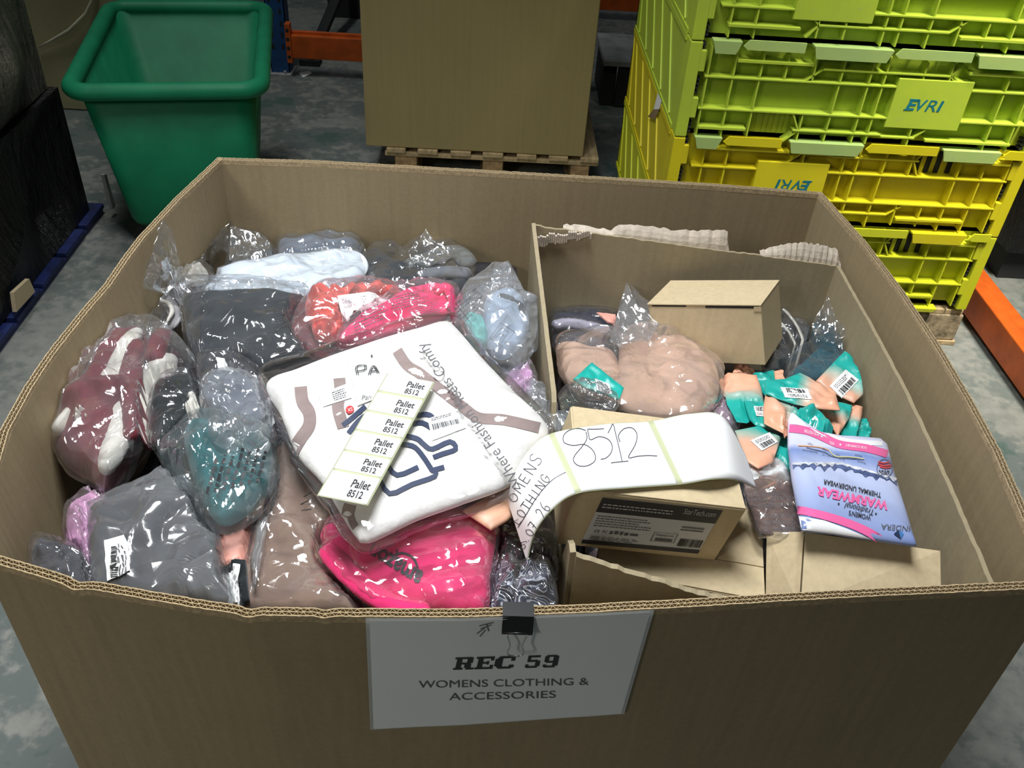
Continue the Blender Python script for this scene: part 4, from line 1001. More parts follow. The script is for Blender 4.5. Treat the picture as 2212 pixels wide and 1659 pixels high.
pad('cuff', t, [(160, 908), (190, 898), (197, 915), (180, 930), (162, 922)], pile(.105), .022, CREAM, 8, 3, .002)

# black folded garment
t, S = bag('clothing_bag', 'clear bag with a large black folded garment, below the pale blue-white item', 'bag of clothing', [(385, 622), (405, 608), (500, 610), (600, 612), (690, 640), (720, 700), (705, 760), (600, 800), (500, 820), (430, 800), (405, 760), (392, 700)], pile(.072), .075, F_FLAT, 107, 26, .004, soft_=.003, p=4)
o, S2 = pad('garment', t, [(398, 648), (440, 638), (520, 640), (680, 650), (705, 700), (690, 755), (600, 785), (500, 805), (440, 785), (412, 750), (400, 700)], pile(.064), .055, CHAR, 9, 8, .004, p=5)
for q in ([(592, 700), (650, 690), (590, 665), (645, 655)], [(600, 775), (655, 760), (598, 740), (650, 725)]):
    stick('small_print', S, dashes(7, 7, .35), q, INK, t)
# coral underwear with paper tag
t, S = bag('clothing_bag', 'clear bag with coral underwear and a white care tag, beside the hot pink knit', 'bag of clothing', [(662, 640), (690, 618), (760, 608), (840, 610), (872, 632), (860, 690), (790, 740), (720, 760), (680, 765), (650, 740), (628, 705), (640, 670)], pile(.080), .06, F_PINK, 108, 30, .006)
pad('coral_cup', t, [(664, 650), (685, 634), (712, 634), (730, 660), (735, 690), (715, 715), (680, 705), (660, 680)], pile(.078), .052, CORAL, 10, 6, .004)
pad('coral_band', t, [(705, 640), (760, 622), (830, 615), (862, 625), (850, 640), (770, 645), (720, 665)], pile(.074), .035, CORAL, 11, 4, .002)
pad('coral_lining', t, [(678, 700), (720, 710), (745, 690), (740, 720), (690, 728), (676, 720)], pile(.076), .04, CORAL, 12, 4, .003)
tq = [(737, 677), (872, 652), (728, 640), (866, 622)]
o = sticker('care_tag', Surf(*softmesh([(700, 615), (900, 600), (900, 690), (700, 700)], pile(.113), .002, folds=0, soft=0)[:2]), tq, PAPER, t)
TS = Surf(*softmesh([(700, 615), (900, 600), (900, 690), (700, 700)], pile(.1145), .002, folds=0, soft=0)[:2])
for a, b in ((.06, .22), (.36, .46), (.52, .64), (.68, .80), (.84, .93)):
    f = lambda u, v: tuple(np.array(tq[0])*(1-u)*(1-v) + np.array(tq[1])*u*(1-v) + np.array(tq[2])*(1-u)*v + np.array(tq[3])*u*v)
    stick('small_print', TS, dashes(int(a*100), 8, .3, .1, .3), [f(a, .25), f(b, .25), f(a, .85), f(b, .85)], GREYP, t)
# hot pink knit in a printed bag
t, S = bag('clothing_bag', 'printed clear bag of crumpled hot pink knitwear, above the white sweater', 'bag of clothing', [(725, 742), (745, 700), (800, 660), (860, 628), (930, 612), (985, 618), (1000, 650), (985, 690), (930, 715), (850, 735), (780, 748)], pile(.098), .055, F_PINK, 109, 34, .006)
pad('garment', t, [(735, 740), (765, 700), (820, 668), (870, 640), (940, 618), (978, 630), (985, 660), (960, 685), (900, 705), (830, 725)], pile(.094), .042, HOTP, 13, 24, .006, wid=.008)
roll('pink_strap', [(940, 632), (965, 622), (980, 650), (970, 668)], pile(.118), .010, .008, HOTP, t)
for k, q in enumerate(([(770, 715), (850, 680), (752, 680), (832, 645)], [(850, 672), (930, 650), (838, 640), (918, 622)], [(890, 690), (960, 668), (880, 668), (950, 645)])):
    stick('small_print', S, dashes(20+k, 6, .3, .03, .09), q, INK2, t)
# crumpled bag with diagram
t, S = bag('clothing_bag', 'crumpled bluish clear bag with a printed square diagram beside the torn carton', 'bag of clothing', [(1012, 610), (1060, 582), (1100, 580), (1122, 620), (1140, 660), (1172, 690), (1182, 720), (1150, 760), (1112, 800), (1060, 790), (1012, 740), (980, 700), (985, 650)], pile(.10), .085, F_BLUE, 110, 60, .012, smooth=False, soft_=.008, wid=.006)
pad('garment', t, [(1050, 650), (1110, 640), (1135, 670), (1140, 720), (1090, 770), (1050, 740)], pile(.085), .055, clothing('pale_blue', (.38, .45, .55)), 14, 12, .006)
pad('aqua_lining', t, [(1002, 700), (1030, 695), (1052, 720), (1050, 745), (1020, 735)], pile(.085), .05, AQUA, 15, 6, .004)
roll('black_trim', [(1075, 640), (1105, 650), (1130, 672)], pile(.118), .010, .006, BLACKF, t)
stick('printed_diagram', S, strokes2([[(0, 0), (1, 0), (1, 1), (0, 1), (0, 0)], [(0, .45), (1, .45)], [(.15, .5), (.2, .85), (.7, .9), (.8, .5)], [(.3, .5), (.35, .72), (.6, .74), (.65, .5)], [(.2, .1), (.8, .2)]], .03), [(1040, 757), (1062, 773), (1082, 698), (1112, 718)], INK2, t)
stick('small_print', S, dashes(31, 6, .3), [(1000, 700), (1050, 650), (975, 655), (1035, 610)], INK2, t)
t, S = bag('clothing_bag', 'small clear bag with a lilac garment squeezed beside the torn carton wall', 'bag of clothing', [(1082, 800), (1120, 780), (1150, 790), (1162, 830), (1150, 870), (1110, 880), (1085, 850)], pile(.075), .05, F_MILK, 111, 16, .005)
pad('garment', t, [(1092, 805), (1125, 790), (1148, 810), (1150, 845), (1115, 860), (1095, 840)], pile(.072), .038, LILAC, 16)
t, S = bag('empty_bag', 'crumpled empty clear bag in the gap right of the white sweater', 'plastic bag', [(1140, 830), (1200, 838), (1250, 850), (1245, 900), (1210, 935), (1180, 930), (1130, 880)], pile(.095), .035, F_BLUE, 112, 40, .010, smooth=False)

# middle left
t, S = bag('clothing_bag', 'clear bag of black clothing with a white drawcord, left of the teal bag', 'bag of clothing', [(330, 845), (375, 815), (425, 808), (440, 860), (425, 920), (390, 970), (345, 985), (318, 930)], pile(.080), .07, F_CLEAR, 113, 22, .006)
pad('garment', t, [(336, 850), (378, 822), (420, 818), (430, 860), (415, 915), (385, 955), (345, 970), (326, 920)], pile(.074), .055, BLACKF, 17, 12, .006)
roll('drawcord', [(412, 848), (418, 862), (410, 875), (404, 880)], pile(.115), .006, .005, CREAM, t)
t, S = bag('clothing_bag', 'clear bag of charcoal clothing with two small white labels, under the black garment', 'bag of clothing', [(425, 772), (455, 762), (500, 765), (560, 800), (590, 850), (595, 930), (560, 950), (480, 900), (430, 850)], pile(.085), .055, F_CLEAR, 114, 26, .006)
pad('garment', t, [(432, 780), (470, 770), (545, 800), (582, 850), (585, 920), (555, 930), (480, 890), (436, 840)], pile(.080), .042, DGREY, 18, 10, .005)
sticker('white_label', S, [(475, 795), (512, 812), (466, 772), (500, 778)], LABELW, t); sticker('white_label', S, [(515, 812), (556, 822), (512, 803), (553, 812)], LABELW, t)
sticker('barcode_label', S, [(575, 920), (592, 915), (568, 840), (582, 845)], LABELW, t)
t, S = bag('clothing_bag', 'hazy clear bag of rolled grey-blue clothing above the teal bag', 'bag of clothing', [(432, 835), (470, 805), (520, 805), (560, 830), (582, 870), (585, 925), (540, 935), (480, 920), (440, 890)], pile(.110), .06, F_BLUE, 115, 30, .007)
pad('garment', t, [(440, 840), (480, 815), (530, 820), (565, 850), (572, 905), (530, 920), (470, 905)], pile(.104), .045, clothing('slate', (.12, .14, .18)), 19, 10, .006)
t, S = bag('clothing_bag', 'printed hazy bag with a teal garment in the middle left', 'bag of clothing', [(372, 935), (420, 895), (470, 885), (530, 905), (590, 930), (600, 985), (592, 1060), (555, 1110), (490, 1145), (440, 1120), (410, 1060), (380, 1020), (340, 985)], pile(.100), .085, F_MILK, 116, 40, .008, soft_=.007)
pad('garment', t, [(400, 940), (450, 915), (520, 925), (580, 950), (588, 1000), (578, 1060), (540, 1100), (480, 1128), (440, 1090), (415, 1030)], pile(.090), .068, TEAL, 20, 10, .006)
pad('tissue', t, [(448, 910), (500, 895), (560, 925), (585, 965), (555, 990), (500, 975), (455, 950)], pile(.128), .02, F_FROST, 21, 30, .008)
for k in range(7):
    a = np.array((450+k*18, 1068-k*4)); stick('small_print', S, dashes(40+k, 1, .9, .06, .2), [tuple(a), tuple(a + (24, -88)), tuple(a + (-7, -2)), tuple(a + (17, -90))], INK, t)
t, S = bag('clothing_bag', 'clear bag with lilac pink fabric against the left wall', 'bag of clothing', [(142, 1100), (170, 1068), (210, 1058), (240, 1090), (250, 1180), (215, 1235), (170, 1215), (138, 1160)], pile(.050), .05, F_PINK, 117, 22, .006)
pad('garment', t, [(150, 1100), (180, 1075), (215, 1070), (235, 1100), (238, 1175), (205, 1215), (165, 1200), (145, 1150)], pile(.046), .038, LILAC, 22, 8, .005)
t, S = bag('clothing_bag', 'small clear bag of fuzzy dark grey cloth in the front left corner', 'bag of clothing', [(66, 1170), (90, 1156), (140, 1170), (190, 1205), (215, 1260), (200, 1300), (100, 1275), (62, 1230)], pile(.062), .05, F_CLEAR, 118, 18, .005)
pad('garment', t, [(76, 1180), (95, 1170), (145, 1185), (190, 1215), (205, 1262), (185, 1290), (105, 1268), (72, 1225)], pile(.058), .04, clothing('fuzzy_grey', (.085, .085, .10), bump=.8), 23)
t = thing('card_pouch', 'flat salmon pink pouch wedged left of the brown bagged garment', 'pouch', base_of([(470, 1100), (560, 1220)], pile(.05), .015))
soft('pouch_body', [(452, 1120), (500, 1098), (570, 1080), (572, 1160), (530, 1225), (470, 1215)], pile(.055), .014, PEACHC, t, seed=9, folds=2, amp=.001, soft=.001, p=8, n=60, smooth=False)
t = thing('black_pouch', 'black pouch with a white label by the front rim, left of the brown garment', 'pouch', base_of([(485, 1210), (540, 1300)], pile(.05), .015))
o, S = soft('pouch_body', [(470, 1205), (532, 1212), (540, 1300), (480, 1310)], pile(.072), .014, BLACKF, t, seed=9, folds=2, amp=.001, soft=.001, p=8, n=60, smooth=False)
sticker('white_label', S, [(482, 1295), (512, 1300), (486, 1220), (520, 1222)], LABELW, t, .003, 26, 40)
# grey frosted bag with barcode, front left
gpl = through((210, 1080, .770), (460, 990, .780), (500, 1310, .778))
t, S = bag('clothing_bag', 'frosted flat bag of dark grey clothing with a barcode label, front left', 'bag of clothing', [(188, 1096), (250, 1062), (330, 1030), (428, 978), (448, 985), (462, 1090), (480, 1180), (506, 1290), (512, 1315), (420, 1312), (300, 1295), (205, 1280), (192, 1200)], gpl, .05, F_FROST, 119, 26, .005, smooth=False, p=6, soft_=.003)
pad('garment', t, [(194, 1105), (250, 1075), (340, 1060), (440, 1060), (455, 1130), (475, 1230), (490, 1300), (380, 1300), (215, 1275), (198, 1200)], gpl.up(-.003), .038, DGREY, 24, 8, .003, p=6)
bq = [(234, 1256), (282, 1234), (226, 1170), (271, 1158)]
sticker('barcode_label', S, bq, LABELW, t, off=.003)
stick('barcode_bars', S, barcode(5, 26), [(243, 1248), (240, 1185), (255, 1247), (252, 1182)], INK, t, .004)
stick('label_text', S, dashes(6, 3, .4, .08, .2), [(258, 1246), (250, 1172), (278, 1238), (268, 1165)], INK2, t, .004)
# brown folded garment
bpl = through((610, 980, .745), (540, 1310, .765), (800, 1320, .765))
t, S = bag('clothing_bag', 'flat clear bag of brown leggings left of the white sweater, front', 'bag of clothing', [(580, 985), (612, 945), (660, 960), (720, 1060), (760, 1120), (740, 1180), (800, 1290), (850, 1325), (700, 1325), (520, 1322), (520, 1260), (545, 1120)], bpl, .055, F_FLAT, 120, 30, .004, smooth=False, p=5, soft_=.004)
o, S2 = pad('garment', t, [(590, 990), (618, 960), (660, 985), (715, 1065), (735, 1130), (725, 1200), (790, 1300), (800, 1320), (640, 1318), (530, 1312), (532, 1240), (560, 1110)], bpl.up(-.004), .042, BROWN, 25, 6, .003, p=6, smooth=True)
stick('printed_mark', S2, strokes2([[(.9, .1), (.2, .0), (.75, .35), (.1, .3), (.8, .6), (.3, .7), (.9, 1.0)]], .06), [(645, 1103), (676, 1104), (648, 1060), (680, 1062)], INK, t)
roll('film_edge', [(600, 1000), (575, 1090), (560, 1170), (545, 1260)], bpl.up(.024), .006, .004, F_FROST, t)
# hot pink mailer
apl = through((715, 1130, .768), (1060, 1120, .768), (900, 1325, .782))
t, S = bag('clothing_bag', 'clear bag with a hot pink folded pouch lettered upside down, at the front rim', 'bag of clothing', [(690, 1195), (700, 1135), (760, 1165), (830, 1150), (920, 1112), (1000, 1108), (1060, 1135), (1082, 1150), (1075, 1210), (1050, 1330), (900, 1328), (800, 1310), (740, 1260)], apl, .07, F_FLAT, 121, 12, .004, smooth=False, p=5, tri=.0010)
o, S2 = pad('pink_pouch', t, [(694, 1170), (712, 1140), (770, 1172), (850, 1148), (950, 1112), (1010, 1112), (1062, 1140), (1072, 1160), (1060, 1240), (1045, 1325), (920, 1322), (830, 1305), (760, 1255)], apl.up(-.004), .055, HOTP, 26, 3, .002, p=5, soft_=.002)
roll('pink_fold', [(700, 1180), (760, 1245), (850, 1310), (930, 1322)], apl.up(.010), .014, .010, HOTP, t)
def c7(x, y): return (500 + x*.3617, 740 + y*.3617)
T('lettering', S2, 'amazon', [c7(1150, 1372), c7(850, 1195), c7(1118, 1445), c7(815, 1262)], INK, t, .0012, bold=.03)
pband('smile_arrow', S2, [c7(1112, 1345), c7(1085, 1290), c7(1030, 1262), c7(985, 1268)], 5, INK, t, .0012)
pband('smile_arrow', S2, [c7(960, 1278), c7(985, 1266), c7(990, 1240)], 4, INK, t, .0012)
# peach pouch, dark bag, navy patterned garments
t = thing('gift_pouch', 'peach pouch poking out under the near edge of the white sweater', 'pouch', base_of([(1010, 1100), (1130, 1060)], pile(.06), .012))
soft('pouch_body', [(1000, 1105), (1060, 1070), (1125, 1030), (1150, 1080), (1095, 1125), (1060, 1145)], pile(.112), .012, plain('peach_foil', (.78, .45, .30), rough=.45, var=.05), t, seed=4, folds=3, amp=.002, soft=.001, p=8, smooth=False, n=60)
t, S = bag('clothing_bag', 'clear bag of blackish brown cloth under the curling end of the written labels', 'bag of clothing', [(1050, 1170), (1080, 1120), (1130, 1075), (1180, 1100), (1205, 1180), (1200, 1250), (1130, 1240), (1060, 1230)], pile(.045), .05, F_CLEAR, 122, 26, .007)
pad('garment', t, [(1058, 1175), (1085, 1128), (1130, 1085), (1172, 1108), (1195, 1180), (1188, 1235), (1130, 1230), (1068, 1220)], pile(.040), .038, DBROWN, 27)
def maze_mat():
    m, nt, out = newmat('maze_print')
    co = nd(nt, 'ShaderNodeTexCoord').outputs['Object']
    n = nd(nt, 'ShaderNodeTexNoise', {'Vector': co, 'Scale': 24.0, 'Detail': 0.4, 'Distortion': 0.5})
    k = nd(nt, 'ShaderNodeMath', {0: n.outputs['Fac'], 1: 17.0}, operation='MULTIPLY')
    k = nd(nt, 'ShaderNodeMath', {0: k.outputs[0]}, operation='FRACT')
    c = ramp(nt, k.outputs[0], [(0.0, (.025, .03, .055)), (.56, (.025, .03, .055)), (.66, (.52, .54, .60)), (.82, (.52, .54, .60)), (.92, (.025, .03, .055))])
    b = nd(nt, 'ShaderNodeBsdfPrincipled', {'Base Color': c, 'Roughness': .8})
    nt.links.new(b.outputs[0], out.inputs[0]); return m
MAZE = maze_mat()
npl = pile(.050)
t, S = bag('clothing_bag', 'clear bag with navy maze-patterned clothing behind the clip at the front rim', 'bag of clothing', [(1062, 1235), (1085, 1208), (1110, 1220), (1130, 1230), (1160, 1210), (1190, 1225), (1202, 1280), (1200, 1345), (1120, 1350), (1050, 1345), (1055, 1280)], npl, .065, F_CLEAR, 123, 18, .005)
pad('garment', t, [(1068, 1240), (1085, 1215), (1104, 1225), (1112, 1270), (1105, 1340), (1058, 1338), (1060, 1280)], npl, .045, MAZE, 28, 3, .003)
pad('garment', t, [(1118, 1250), (1140, 1225), (1165, 1216), (1185, 1230), (1196, 1280), (1194, 1342), (1110, 1342), (1108, 1290)], npl.up(.004), .05, MAZE, 29, 3, .003)

# ------------------------------------------------------------------ the white printed sweater in its polybag
wpl = through((590, 840, .812), (960, 705, .800), (1130, 1000, .835))
t, SW = bag('sweater_bag', 'clear bag with a white folded sweater, taupe stripes and navy logo, centre of the box', 'bag of clothing', [(556, 808), (640, 778), (790, 722), (900, 690), (975, 683), (1005, 700), (1060, 775), (1125, 845), (1198, 925), (1165, 985), (1125, 1050), (1060, 1095), (920, 1135), (800, 1190), (750, 1170), (705, 1100), (640, 1010), (598, 915)], wpl, .066, film('sweater_film', haze=.0, scale=8, bump=.3, rough=.08, gloss=.7, tint=(1, 1, 1)), 130, 20, .003, smooth=True, p=6, soft_=.001, n=160, rings=40, tri=.0006)
white = [(576, 832), (640, 803), (730, 768), (800, 745), (900, 715), (962, 700), (985, 712), (1042, 778), (1112, 852), (1184, 928), (1150, 985), (1112, 1042), (1000, 1086), (900, 1122), (797, 1170), (768, 1158), (732, 1102), (692, 1038), (642, 982), (608, 900)]
o, S2 = soft('sweater', white, wpl.up(-.004), .050, WHITE, t, seed=77, folds=46, amp=.004, wid=.009, soft=.003, p=5, rings=30, n=140)
for path, w in (([(650, 836), (654, 868), (668, 892), (668, 920), (650, 948), (634, 975), (624, 1005)], 27), ([(733, 818), (735, 850), (730, 880), (742, 925)], 26),
                ([(858, 758), (880, 790), (908, 808), (955, 845), (1000, 880), (1035, 903), (1090, 908), (1165, 925)], 23), ([(757, 1090), (752, 1115), (762, 1140)], 26)):
    pband('taupe_stripe', S2, path, w, TAUPE, t, .0009, 8)
for path in ([c7(876, 800), c7(945, 905), c7(1080, 850), c7(1215, 802), c7(1205, 760)], [c7(925, 725), c7(990, 795), c7(1115, 748)], [c7(1000, 612), c7(1080, 620), c7(1130, 665), c7(1200, 770)],
             [c7(1045, 562), c7(1110, 578), c7(1150, 612), c7(1200, 640), c7(1305, 595), c7(1340, 640), c7(1262, 668), c7(1205, 690)], [c7(1190, 770), c7(1270, 748)],
             [c7(1080, 492), c7(1140, 484), c7(1200, 520)], [c7(1105, 440), c7(1165, 432), c7(1200, 450), c7(1210, 500)], [c7(665, 498), c7(720, 455), c7(800, 385)], [c7(700, 545), c7(760, 470), c7(830, 420)]):
    pband('printed_logo', S2, path, 10.5, NAVYINK, t, .0014, 3)
T('printed_slogan', SW, 'Where Fashion Meets Comfy', [(1133, 1035), (925, 736), (1106, 1055), (898, 750)], INK2, t, .0008)
tagq = [(772, 880), (852, 848), (751, 776), (829, 762)]
sticker('hang_tag', S2, tagq, PAPER, t, .0026)
for ch, x0 in (('P', 770), ('A', 795)):
    for k in (0, 1):
        q = [(x0+k*4+2, 815), (x0+22+k*4, 811), (x0+k*3, 798), (x0+20+k*3, 794)]
        L = [[(0, 0), (0, 1), (.8, 1), (.95, .75), (.8, .45), (0, .45)]] if ch == 'P' else [[(0, 0), (.55, 1), (1, 0)], [(.3, .35), (.8, .35)]]
        stick('tag_letter', S2, strokes2([cat(l_, 4) for l_ in L], .09), q, INK, t, .0048)
MB().tube([S2.hit(803, 772)[0] + np.array([0, 0, .0040]), S2.hit(803.6, 776)[0] + np.array([0, 0, .0040])], .0014, 10).build('tag_eyelet', INK2, t)
T('tag_script', S2, 'Pan', [(781, 870), (803, 866), (779, 859), (801, 855)], INK2, t, .0034, shear=.4)
wq = [c7(550, 388), c7(718, 335), c7(520, 315), c7(688, 252)]
sticker('white_sticker', S2, wq, LABELW, t, .0016)
stick('small_print', S2, dashes(50, 5, .35, .06, .16, .2), [tuple(np.array(wq[0])*(1-u)*(1-v)+np.array(wq[1])*u*(1-v)+np.array(wq[2])*(1-u)*v+np.array(wq[3])*u*v) for u, v in ((.42, .15), (.92, .15), (.42, .85), (.92, .85))], INK2, t, .0024)
bq = [c7(1200, 590), c7(1400, 515), c7(1170, 460), c7(1350, 400)]
sticker('barcode_sticker', S2, bq, LABELW, t, .0016)
stick('barcode_bars', S2, barcode(9, 30), [c7(1205, 527), c7(1362, 490), c7(1196, 497), c7(1352, 463)], INK2, t, .0024)
stick('small_print', S2, dashes(51, 2, .35), [c7(1195, 475), c7(1330, 435), c7(1190, 455), c7(1320, 418)], INK2, t, .0024)
cc = np.array(c7(707, 408)); RED = plain('red_sticker', (.75, .06, .07), rough=.4)
V2 = [(0.5 + .5*math.cos(a), .5 + .5*math.sin(a)) for a in np.linspace(0, 6.283, 24, endpoint=False)]
stick('red_dot', S2, (np.array(V2), [tuple(range(24))]), [tuple(cc + (-9, 9)), tuple(cc + (9, 8)), tuple(cc + (-9, -8)), tuple(cc + (9, -9))], RED, t, .0022)
T('dot_text', S2, 'SX', [tuple(cc + (5, -4)), tuple(cc + (-5, -1)), tuple(cc + (6, 4)), tuple(cc + (-4, 6))], LABELW, t, .0032)

# strip of pallet labels lying on the sweater
far = []; 
tl_, tr_, br_, bl_ = c7(930, 185), c7(1215, 237), c7(815, 975), c7(510, 915)
def topz(px, py, h):
    P, n = SW.hit(px, py); return P[2] + h
nn = 7; A_ = []; B_ = []
for i in range(nn):
    s = i/(nn-1); a = np.array(tl_)*(1-s) + np.array(bl_)*s; b = np.array(tr_)*(1-s) + np.array(br_)*s
    hz = [.012, .009, .007, .006, .007, .010, .013][i]
    za = wpl.z(*wpl.at(*a)[:2]) + .033; zb = wpl.z(*wpl.at(*b)[:2]) + .033
    A_.append((a[0], a[1], za + hz)); B_.append((b[0], b[1], zb + hz))
P0 = atz(*A_[3])
ls = thing('pallet_label_strip', 'strip of six small printed pallet labels lying on the white sweater', 'label strip', (P0[0], P0[1], P0[2]-.002))
ribbon('liner', A_, B_, LINER, ls, 60, 8, .0004)
cuts = [0, .148, .305, .462, .628, .783, 1.0]
for i in range(6):
    o, S = ribbon('label', A_, B_, LABELW, ls, 12, 8, .0004, .0006, cuts[i]+.008, cuts[i+1]-.008, .03, .975)
    u0, u1 = cuts[i], cuts[i+1]
    def lp(s, c):                                # position on this label in photo points: s along strip, c across (0 left, 1 right)
        u = u0 + (u1-u0)*s; x = u*(nn-1); k = min(int(x), nn-2); f = x-k
        a = np.array(A_[k][:2])*(1-f) + np.array(A_[k+1][:2])*f; b = np.array(B_[k][:2])*(1-f) + np.array(B_[k+1][:2])*f
        return tuple(a*(1-c) + b*c)
    T('label_text', S, 'Pallet', [lp(.49, .50), lp(.49, .86), lp(.19, .50), lp(.19, .86)], INK, o, .0003, bold=.022)
    T('label_text', S, '8512', [lp(.83, .52), lp(.83, .82), lp(.56, .52), lp(.56, .80)], INK, o, .0003, bold=.022)
# ------------------------------------------------------------------ goods in the torn carton
def c9(x, y): return (1500 + .3497*x, 740 + .3497*y)
def c10(x, y): return (1060 + .3165*x, 860 + .3165*y)
def lerp4(q, u, v):
    a = [np.array(p, float) for p in q]; return tuple(a[0]*(1-u)*(1-v) + a[1]*u*(1-v) + a[2]*(1-u)*v + a[3]*u*v)
# dark bag with a lilac-grey roll at the back
t, S = bag('clothing_bag', 'clear bag of navy cloth with a lilac-grey roll, back of the torn carton', 'bag of clothing', [(1186, 690), (1200, 668), (1260, 664), (1330, 668), (1348, 710), (1330, 760), (1270, 775), (1205, 765), (1190, 730)], inner(.012), .05, F_CLEAR, 201, 18, .004)
pad('garment', t, [(1194, 690), (1220, 672), (1320, 675), (1338, 710), (1310, 755), (1210, 755)], inner(.004), .036, NAVY, 40, 8, .004)
roll('lilac_roll', [(1192, 702), (1235, 700), (1270, 706), (1330, 722)], inner(.028), .013, .010, clothing('lilac_grey', (.42, .40, .48)), t)
t = thing('card_pouch', 'salmon pink pouch corner showing left of the small brown carton', 'pouch', base_of([(1290, 678), (1345, 700)], inner(.03), .01))
soft('pouch_body', [(1288, 676), (1345, 682), (1352, 705), (1312, 696)], inner(.046), .008, PEACHC, t, folds=0, soft=.0005, p=8, smooth=False, n=40)
# tan garment
t, S = bag('clothing_bag', 'clear bag with tan clothing and a pointed film corner, middle of the torn carton', 'bag of clothing', [(1353, 612), (1375, 650), (1420, 690), (1480, 722), (1530, 765), (1566, 800), (1560, 860), (1520, 905), (1400, 908), (1300, 885), (1240, 850), (1204, 800), (1200, 735), (1240, 745), (1310, 740), (1330, 690)], inner(.055), .085, F_MILK, 202, 40, .008, smooth=False, soft_=.006)
peak(t, [(1353, 612, .772), (1378, 660, .758), (1425, 700, .745), (1400, 740, .742), (1345, 745, .738), (1318, 735, .738), (1330, 690, .750), (1340, 650, .763)], F_MILK, 302)
pad('garment', t, [(1204, 748), (1260, 752), (1320, 760), (1345, 820), (1335, 870), (1270, 850), (1215, 805)], inner(.028), .045, TAN, 41, 30, .009, wid=.014, soft_=.002)
pad('garment', t, [(1345, 722), (1390, 700), (1440, 720), (1500, 745), (1545, 790), (1550, 860), (1510, 895), (1400, 895), (1330, 870), (1335, 800)], inner(.046), .055, TAN, 42, 40, .012, wid=.016, soft_=.002)
t, S = bag('clothing_bag', 'clear bag of lilac cloth squeezed between the tan bag and the pouches', 'bag of clothing', [(1525, 850), (1555, 838), (1590, 860), (1602, 910), (1580, 940), (1535, 935), (1515, 890)], inner(.035), .045, F_MILK, 203, 20, .006)
pad('garment', t, [(1530, 855), (1555, 845), (1582, 865), (1592, 905), (1570, 930), (1535, 920)], inner(.030), .032, clothing('dusty_lilac', (.42, .28, .36)), 43)
t, S = bag('empty_bag', 'printed crumpled clear bag bunched at the left behind the written labels', 'plastic bag', [(1205, 850), (1250, 822), (1310, 838), (1340, 870), (1330, 892), (1240, 885), (1215, 900)], inner(.100), .035, F_CLEAR, 204, 34, .008, smooth=False)
stick('small_print', S, dashes(60, 5, .4, .05, .14), [(1262, 880), (1330, 885), (1270, 838), (1318, 850)], INK2, t)
# dark zip bag and teal bag at the right wall
t, S = bag('zip_bag', 'clear zip bag of black clothing right of the small brown carton', 'bag of clothing', [(1640, 760), (1668, 700), (1690, 655), (1730, 680), (1765, 740), (1770, 770), (1720, 800), (1650, 805)], inner(.030), .05, F_MILK, 205, 24, .005, smooth=False)
pad('garment', t, [(1648, 760), (1675, 705), (1700, 672), (1735, 700), (1755, 745), (1710, 790), (1655, 795)], inner(.022), .035, BLACKF, 44)
roll('zip_track', [(1686, 662), (1712, 690), (1730, 722), (1738, 752)], inner(.066), .0025, .002, CREAM, t, seed=3, jit=.0001)
roll('zip_track', [(1676, 690), (1700, 712), (1716, 740), (1722, 760)], inner(.066), .002, .002, CREAM, t, seed=4, jit=.0001)
t, S = bag('clothing_bag', 'clear bag with a deep teal garment against the right wall of the torn carton', 'bag of clothing', [(1790, 638), (1803, 680), (1830, 718), (1872, 742), (1884, 778), (1855, 805), (1790, 830), (1700, 830), (1690, 790), (1740, 760), (1755, 715), (1775, 690)], inner(.040), .07, F_CLEAR, 206, 34, .007, smooth=False, soft_=.005)
peak(t, [(1790, 640, .772), (1803, 682, .755), (1835, 722, .740), (1800, 740, .725), (1760, 730, .722), (1752, 700, .735), (1772, 668, .755)], F_CLEAR, 303)
pad('garment', t, [(1757, 705), (1775, 690), (1800, 712), (1830, 742), (1860, 770), (1845, 800), (1780, 822), (1710, 818), (1735, 790), (1765, 765), (1752, 730)], inner(.034), .055, DTEAL, 45, 12, .006)

# foil pouches
def pouch_mat():
    m, nt, out = newmat('pouch_foil')
    uv = nd(nt, 'ShaderNodeTexCoord').outputs['UV']; co = nd(nt, 'ShaderNodeTexCoord').outputs['Object']
    v = nd(nt, 'ShaderNodeSeparateXYZ', {0: uv}).outputs[1]
    n = nd(nt, 'ShaderNodeTexNoise', {'Vector': co, 'Scale': 30.0, 'Detail': 2.0})
    f = nd(nt, 'ShaderNodeMath', {0: n.outputs['Fac'], 1: .10, 2: v}, operation='MULTIPLY_ADD')
    c = ramp(nt, f.outputs[0], [(.05, (.80, .40, .25)), (.40, (.76, .42, .29)), (.58, (.34, .45, .38)), (.72, (.015, .40, .34)), (1.0, (.010, .36, .31))])
    n2 = nd(nt, 'ShaderNodeTexNoise', {'Vector': co, 'Scale': 55.0, 'Detail': 2.0})
    bp = nd(nt, 'ShaderNodeBump', {'Height': n2.outputs['Fac'], 'Strength': .25, 'Distance': .004})
    b = nd(nt, 'ShaderNodeBsdfPrincipled', {'Base Color': c, 'Roughness': .38, 'Normal': bp.outputs[0]})
    nt.links.new(b.outputs[0], out.inputs[0]); return m
POUCH = pouch_mat()
